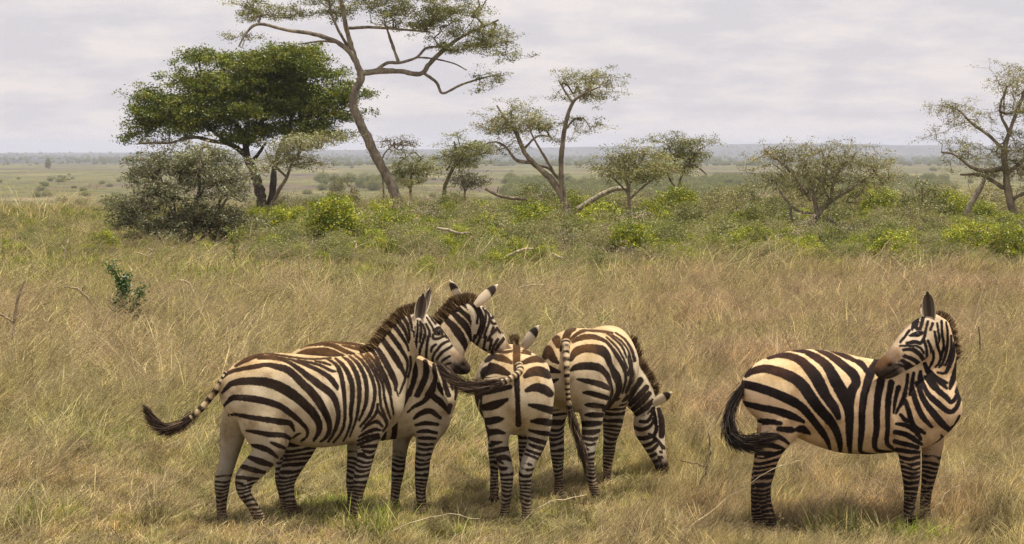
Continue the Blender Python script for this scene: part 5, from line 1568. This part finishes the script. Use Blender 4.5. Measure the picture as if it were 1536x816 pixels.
ci_ = ng.nodes.new('GeometryNodeCollectionInfo'); ci_.inputs['Collection'].default_value = TC
ci_.inputs['Separate Children'].default_value = True; ci_.inputs['Reset Children'].default_value = True
def named(nm, typ):
    q = ng.nodes.new('GeometryNodeInputNamedAttribute'); q.data_type = typ; q.inputs['Name'].default_value = nm
    return q.outputs['Attribute']
ng.links.new(gi.outputs[0], m2p.inputs[0]); ng.links.new(m2p.outputs[0], iop.inputs['Points'])
ng.links.new(ci_.outputs[0], iop.inputs['Instance']); iop.inputs['Pick Instance'].default_value = True
ng.links.new(named('idx', 'INT'), iop.inputs['Instance Index'])
e2r = ng.nodes.new('FunctionNodeEulerToRotation'); ng.links.new(named('rot', 'FLOAT_VECTOR'), e2r.inputs[0]); ng.links.new(e2r.outputs[0], iop.inputs['Rotation'])
ng.links.new(named('size', 'FLOAT'), iop.inputs['Scale'])
ng.links.new(iop.outputs[0], gout.inputs[0])
md = go.modifiers.new("scatter", 'NODES'); md.node_group = ng

# ------------------------------------------------------------------ low leafy undergrowth between the shrubs
UC = bpy.data.collections.new("undergrowth_sources"); k = 0
for kd in ('wispy', 'bright', 'olive', 'dead'):
    for i in range(2):
        UC.objects.link(bpy.data.objects.new("under_%d" % k, PROT[kd][i][1])); k += 1
n = 3000
px = rng.uniform(-120, 1680, n); by = 322 + 106 * rng.random(n) ** 1.15
y = 8960 / (by - 225); x = (px - 768) / F * y
dens = np.where(px > 380, .9, .42) * (1 - .75 * smoothstep(385, 428, by)) * (.45 + .9 * vnoise(x / 3 + 60, y / 4, 31))
kp = rng.random(n) < dens
x, y, by, px = x[kp], y[kp], by[kp], px[kp]; n = len(x)
me = bpy.data.meshes.new("undergrowth"); me.vertices.add(n); me.vertices.foreach_set('co', np.stack([x, y, ground_h(x, y) - .03], 1).astype(np.float32).ravel())
q = rng.random(n)
at = me.attributes.new('idx', 'INT', 'POINT'); at.data.foreach_set('value', np.where(q < .40, rng.integers(0, 2, n), np.where(q < .58, rng.integers(2, 4, n), np.where(q < .80, rng.integers(4, 6, n), rng.integers(6, 8, n)))).astype(np.int32))
at = me.attributes.new('size', 'FLOAT', 'POINT'); at.data.foreach_set('value', (rng.uniform(.32, .85, n) * (1.15 - .6 * smoothstep(375, 425, by)) * np.where(px > 380, 1, .6)).astype(np.float32))
rot = np.zeros((n, 3)); rot[:, 2] = rng.random(n) * 6.28
at = me.attributes.new('rot', 'FLOAT_VECTOR', 'POINT'); at.data.foreach_set('vector', rot.astype(np.float32).ravel())
uo = add_obj("undergrowth", me, None, kind='stuff', label="low yellow green undergrowth between the thorn shrubs", category='undergrowth')
ng3 = ng.copy(); [n_ for n_ in ng3.nodes if n_.bl_idname == 'GeometryNodeCollectionInfo'][0].inputs['Collection'].default_value = UC
uo.modifiers.new("scatter", 'NODES').node_group = ng3
# ------------------------------------------------------------------ dead sticks, logs, saplings
def stick(rows, y, label, name='dead_branch', cat='dead branch', col=(.30, .24, .16), leaves=None):
    """rows of (px,py,width px) at depth y; several polylines in one thing"""
    s = F / y
    root = at_depth(rows[0][0][0], rows[0][0][1], y); root[2] = float(ground_h(root[0], root[1]))
    A = []; B = []; ra = []; rb = []; rg = np.random.default_rng(int(rows[0][0][0]))
    for r in rows:
        p = np.array([[*(at_depth(q[0], q[1], y + (q[3] if len(q) > 3 else 0)) - root), q[2] / 2 / s] for q in r]); p = catmull(p, 4)
        p[1:-1, :3] += rg.normal(size=(len(p) - 2, 3)) * .006
        for i in range(len(p) - 1): A.append(p[i, :3]); B.append(p[i+1, :3]); ra.append(p[i, 3]); rb.append(p[i+1, 3])
    A = np.array(A); B = np.array(B)
    V, Q_ = prisms(A, B, np.array(ra), np.array(rb), 6)
    m = mesh_from(name, V, quads=Q_, cols=dict(col=np.tile(np.array(col), (len(V), 1))))
    if leaves is None:
        return add_obj(name, m, bark_m, None, root, label=label, category=cat)
    e = add_obj(name, None, None, None, root, label=label, category=cat)
    add_obj("stem", m, bark_m, e)
    V3, Q3, C3 = leaf_quads(B, leaves['n'], leaves['sp'], leaves['ln'], leaves['wd'], leaves['col'], .35, .8, rg)
    add_obj("foliage", mesh_from("foliage", V3, quads=Q3, cols=dict(col=C3), smooth=False), leaf_m, e)
    return e
def gy(base): return 8960 / (base - 225)
stick([[(19,530,5),(20,495,5),(24,462,4.5),(31,436,4),(37,422,2.5)], [(19,484,4),(6,474,3.5),(-8,468,3)], [(20,503,3),(8,506,2.5),(-4,506,2)]], gy(532), "bare forked stick standing in the grass at the left edge")
stick([[(152,484,3.5),(146,466,3.5),(134,450,3.5),(122,437,3.5),(108,431,3),(97,430,2)], [(122,437,2.5),(128,428,2),(134,422,1.5)]], gy(492), "bent bare stick left of the dark green sapling", col=(.34, .27, .18))
stick([[(292,480,2.5),(288,460,3),(290,440,3.5),(284,426,3),(275,420,2.5),(266,419,1.5)]], gy(488), "hooked pale stick between the sapling and the leftmost zebra", col=(.45, .38, .26))
stick([[(94,402,3),(96,385,3),(100,368,3),(104,355,2)], [(97,375,2),(92,368,1.5)]], gy(408), "upright bleached stick in the green patch at far left", col=(.48, .41, .29))
stick([[(213,412,2.5),(220,395,2.5),(228,378,3),(222,372,2)], [(224,384,2),(206,380,2),(196,384,1.5)], [(228,376,2),(233,370,2)]], gy(416), "pale twisted twig in front of the silvery bush", col=(.42, .36, .25))
stick([[(355,405,2.5),(352,385,3),(350,362,3),(344,348,2)], [(351,370,2),(358,352,2),(366,345,1.5)]], gy(408), "thin yellow leaved sapling right of the silvery bush", name='sapling', cat='sapling', leaves=dict(n=14, sp=.07, ln=.07, wd=.035, col=(.22, .26, .03)))
stick([[(750,444,4),(768,436,4),(785,430,4),(800,428,3.5),(818,427,2.5)], [(750,444,3),(740,452,2.5)]], gy(456), "pale fallen stick lying above the second zebra's ears", col=(.45, .38, .26))
stick([[(655,342,4),(672,345,4.5),(690,350,4.5),(706,348,3)], [(688,350,3),(680,365,3),(672,375,2)]], gy(384), "bleached broken branch right of the leaning trunk", col=(.42, .36, .26))
stick([[(735,399,4),(752,390,5),(770,380,5),(786,374,4),(800,373,3)]], gy(408), "pale slanting branch lying in the scrub below the forked acacia", col=(.45, .39, .27))
stick([[(828,380,4),(845,388,4),(862,398,3.5),(872,406,2.5)]], gy(412), "pale branch sloping down right of the slanting one", col=(.45, .39, .27))
stick([[(866,314,9),(888,300,9),(908,289,8.5),(926,283,8),(942,283,6)]], 72, "thick pale arching limb between the forked and slim acacias", col=(.36, .32, .235))
stick([[(728,283,5),(745,292,5.5),(765,297,6),(783,298,5.5),(798,302,4)], [(745,292,2.5),(748,280,2)]], 76, "dark rough fallen limb left of the forked acacia", col=(.24, .20, .14))
stick([[(1478,262,5),(1472,280,8),(1460,300,9),(1448,322,9)]], 69, "pale dead limb slanting behind the bush at right", col=(.38, .33, .26))
stick([[(1100,372,4),(1104,360,7),(1108,350,7),(1110,346,4)], [(1098,372,4),(1088,378,3)], [(1106,370,4),(1116,378,3)]], gy(388), "stub of bleached wood right of the leafless bush", col=(.46, .40, .31))
stick([[(460,412,2.5),(462,390,3),(466,372,2.5),(470,360,2)], [(462,388,2),(474,378,2)]], gy(416), "thin pale stick in front of the round yellow green bush", col=(.45, .38, .27))
stick([[(527,405,3),(530,385,3.5),(534,368,3),(530,360,2)], [(533,372,2),(548,364,1.5)]], gy(410), "thin forked pale stick right of the round yellow green bush", col=(.45, .38, .27))
stick([[(1182,560,2.5),(1188,520,2.5),(1194,500,1.5)], [(1465,560,3),(1470,520,3),(1468,490,2)]][1:], gy(575), "thin dark weed stalk right of the large zebra", col=(.10, .08, .06))
stick([[(1046,740,3),(1060,700,3.5),(1066,672,3),(1062,650,2)], [(1060,700,2.5),(1040,694,2),(1020,690,1.5)]], gy(748), "thin woody stem in the grass below the grazing zebra's nose", col=(.20, .15, .11))
stick([[(188,490,4),(186,465,4),(183,440,3.5),(178,418,3),(166,398,2)], [(188,485,3),(196,465,3),(206,448,3),(214,432,2)], [(190,488,3),(200,475,2.5),(206,465,2)], [(184,450,2.5),(188,430,2),(190,415,1.5)], [(188,480,2.5),(178,468,2),(174,455,1.5)]],
      gy(496), "spiky dark green sapling standing alone in the grass at left", name='sapling', cat='sapling', col=(.12, .10, .06), leaves=dict(n=34, sp=.055, ln=.065, wd=.026, col=(.075, .14, .03)))
for (px, base, lb, pal) in [(1250, 806, "dark green grass clump under the belly of the large zebra", [((.10, .12, .05), 5), ((.20, .19, .08), 3), (TAN, 1)]),
                     (560, 806, "green grass clump by the front hooves of the leftmost zebra", [(GREEN, 4), (OLIVE, 4), (STRAW, 2)]),
                     (60, 792, "green grass clump at the lower left corner", [(GREEN, 3), (OLIVE, 4), (STRAW, 3)])]:
    p_ = on_ground(px, base)
    add_obj('grass_clump', tuft(260, .24, .18, .42, .007, pal, (.05, 0), .75, .5, 0, int(px)), None, None, p_, label=lb, category='grass clump')
for i_, rows in enumerate([[(556,812,2),(600,790,2.2),(660,772,2),(720,778,1.5)], [(772,800,2.2),(800,768,2.2),(835,750,2),(880,742,1.6)],
                           [(420,742,1.8),(446,718,1.8),(480,695,1.6),(505,684,1.2)], [(1000,812,2.4),(1060,770,2.4),(1110,735,2.2),(1170,700,1.8),(1205,690,1.2)],
                           [(880,716,1.6),(910,680,1.6),(945,650,1.4)], [(830,724,1.8),(838,690,1.8),(855,668,1.4)], [(1390,806,2.2),(1400,770,2.2),(1424,735,2),(1440,728,1.5)], [(1062,806,2.4),(1090,760,2.4),(1100,700,2),(1140,655,1.6)]]):
    lb_ = ["pale stalk arching from below the second zebra towards its front hooves", "pale stalk arching across the hooves of the zebra seen from behind", "thin pale stalk crossing the hind legs of the leftmost zebra",
           "longest pale stalk arching up to the hind legs of the large zebra", "thin stalk leaning across the grazing zebra's front leg", "short stalk beside the grazing zebra's left hind hoof",
           "pale stalk bending right of the large zebra's front hooves", "upright pale stalk bending just left of the large zebra's hind legs"]
    stick([[(a_, b_, c_ * .7) for a_, b_, c_ in rows]], gy(min(815, rows[0][1] + 6)), lb_[i_], name='grass_stalk', cat='grass stalk', col=(.55, .48, .33))['group'] = 'long pale stalks in front of the legs'
for (px, base, lb, sz) in [(1378, 802, "bright green leafy clump round the front hooves of the large zebra", .5), (1520, 768, "bright green leafy clump at the right edge", .55),
                     (482, 760, "bright green leafy clump between the legs of the second zebra", .4), (1180, 660+100, "low green clump behind the hind legs of the large zebra", .5)]:
    p_ = on_ground(px, base)
    add_obj('grass_clump', tuft(150, sz * .5, .10 * sz * 2, .22 * sz * 2, .012, [(GREEN, 5), ((.34, .40, .07), 4)], (.0, 0), 1.0, .5, 0, int(px)), None, None, p_, label=lb, category='grass clump')


# ------------------------------------------------------------------ woodland on the far slope, nobody could count it; first belt stands in for cloud shade
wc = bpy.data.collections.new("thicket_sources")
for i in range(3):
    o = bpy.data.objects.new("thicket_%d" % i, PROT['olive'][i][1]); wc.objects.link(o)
pts = []; szs = []
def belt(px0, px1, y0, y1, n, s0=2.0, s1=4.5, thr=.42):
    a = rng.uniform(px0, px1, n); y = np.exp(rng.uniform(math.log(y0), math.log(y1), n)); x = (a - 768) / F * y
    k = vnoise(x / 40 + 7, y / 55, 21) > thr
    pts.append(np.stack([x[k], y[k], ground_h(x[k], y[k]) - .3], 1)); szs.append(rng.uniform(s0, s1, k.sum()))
belt(430, 790, 455, 520, 420, 1.6, 3.2, .3)  # dark bush band drawn where cloud shade lies on the plain
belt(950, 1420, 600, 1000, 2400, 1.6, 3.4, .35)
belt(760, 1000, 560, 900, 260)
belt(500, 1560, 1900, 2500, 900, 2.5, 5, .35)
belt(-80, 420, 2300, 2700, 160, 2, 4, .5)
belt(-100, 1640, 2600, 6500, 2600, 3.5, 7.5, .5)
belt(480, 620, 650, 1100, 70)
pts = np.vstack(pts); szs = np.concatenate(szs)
me = bpy.data.meshes.new("far_woodland_cloud_shade"); me.vertices.add(len(pts)); me.vertices.foreach_set('co', pts.astype(np.float32).ravel())
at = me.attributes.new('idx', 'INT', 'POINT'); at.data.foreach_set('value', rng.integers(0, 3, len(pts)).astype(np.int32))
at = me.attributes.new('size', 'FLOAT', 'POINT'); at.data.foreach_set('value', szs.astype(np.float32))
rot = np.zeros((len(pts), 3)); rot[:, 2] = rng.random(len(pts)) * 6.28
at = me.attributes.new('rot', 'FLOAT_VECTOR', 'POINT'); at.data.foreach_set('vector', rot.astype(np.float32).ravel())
wo = add_obj("far_woodland_cloud_shade", me, None, kind='stuff', label="dark belts of bush and woodland across the far plain, one in place of cloud shade", category='woodland')
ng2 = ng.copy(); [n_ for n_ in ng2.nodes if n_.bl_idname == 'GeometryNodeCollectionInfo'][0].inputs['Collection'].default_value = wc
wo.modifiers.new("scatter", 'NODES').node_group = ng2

# ------------------------------------------------------------------ air
hz = 14500.0
hv = np.array([[x, y, z_] for x in (-hz, hz) for y in (-300, 11500) for z_ in (-18.0, 42.0)], float)
hm = mesh_from("haze", hv, quads=[(0, 1, 3, 2), (4, 6, 7, 5), (0, 4, 5, 1), (2, 3, 7, 6), (0, 2, 6, 4), (1, 5, 7, 3)], smooth=False)
hmat = bpy.data.materials.new("haze"); hmat.use_nodes = True
t = hmat.node_tree; t.nodes.clear()
o_ = N(t, 'ShaderNodeOutputMaterial'); pv = N(t, 'ShaderNodeVolumePrincipled')
pv.inputs['Color'].default_value = (.80, .84, 1.0, 1); pv.inputs['Density'].default_value = 1.45e-4; pv.inputs['Anisotropy'].default_value = .1
t.links.new(pv.outputs[0], o_.inputs['Volume'])
add_obj("haze", hm, hmat, kind='stuff')
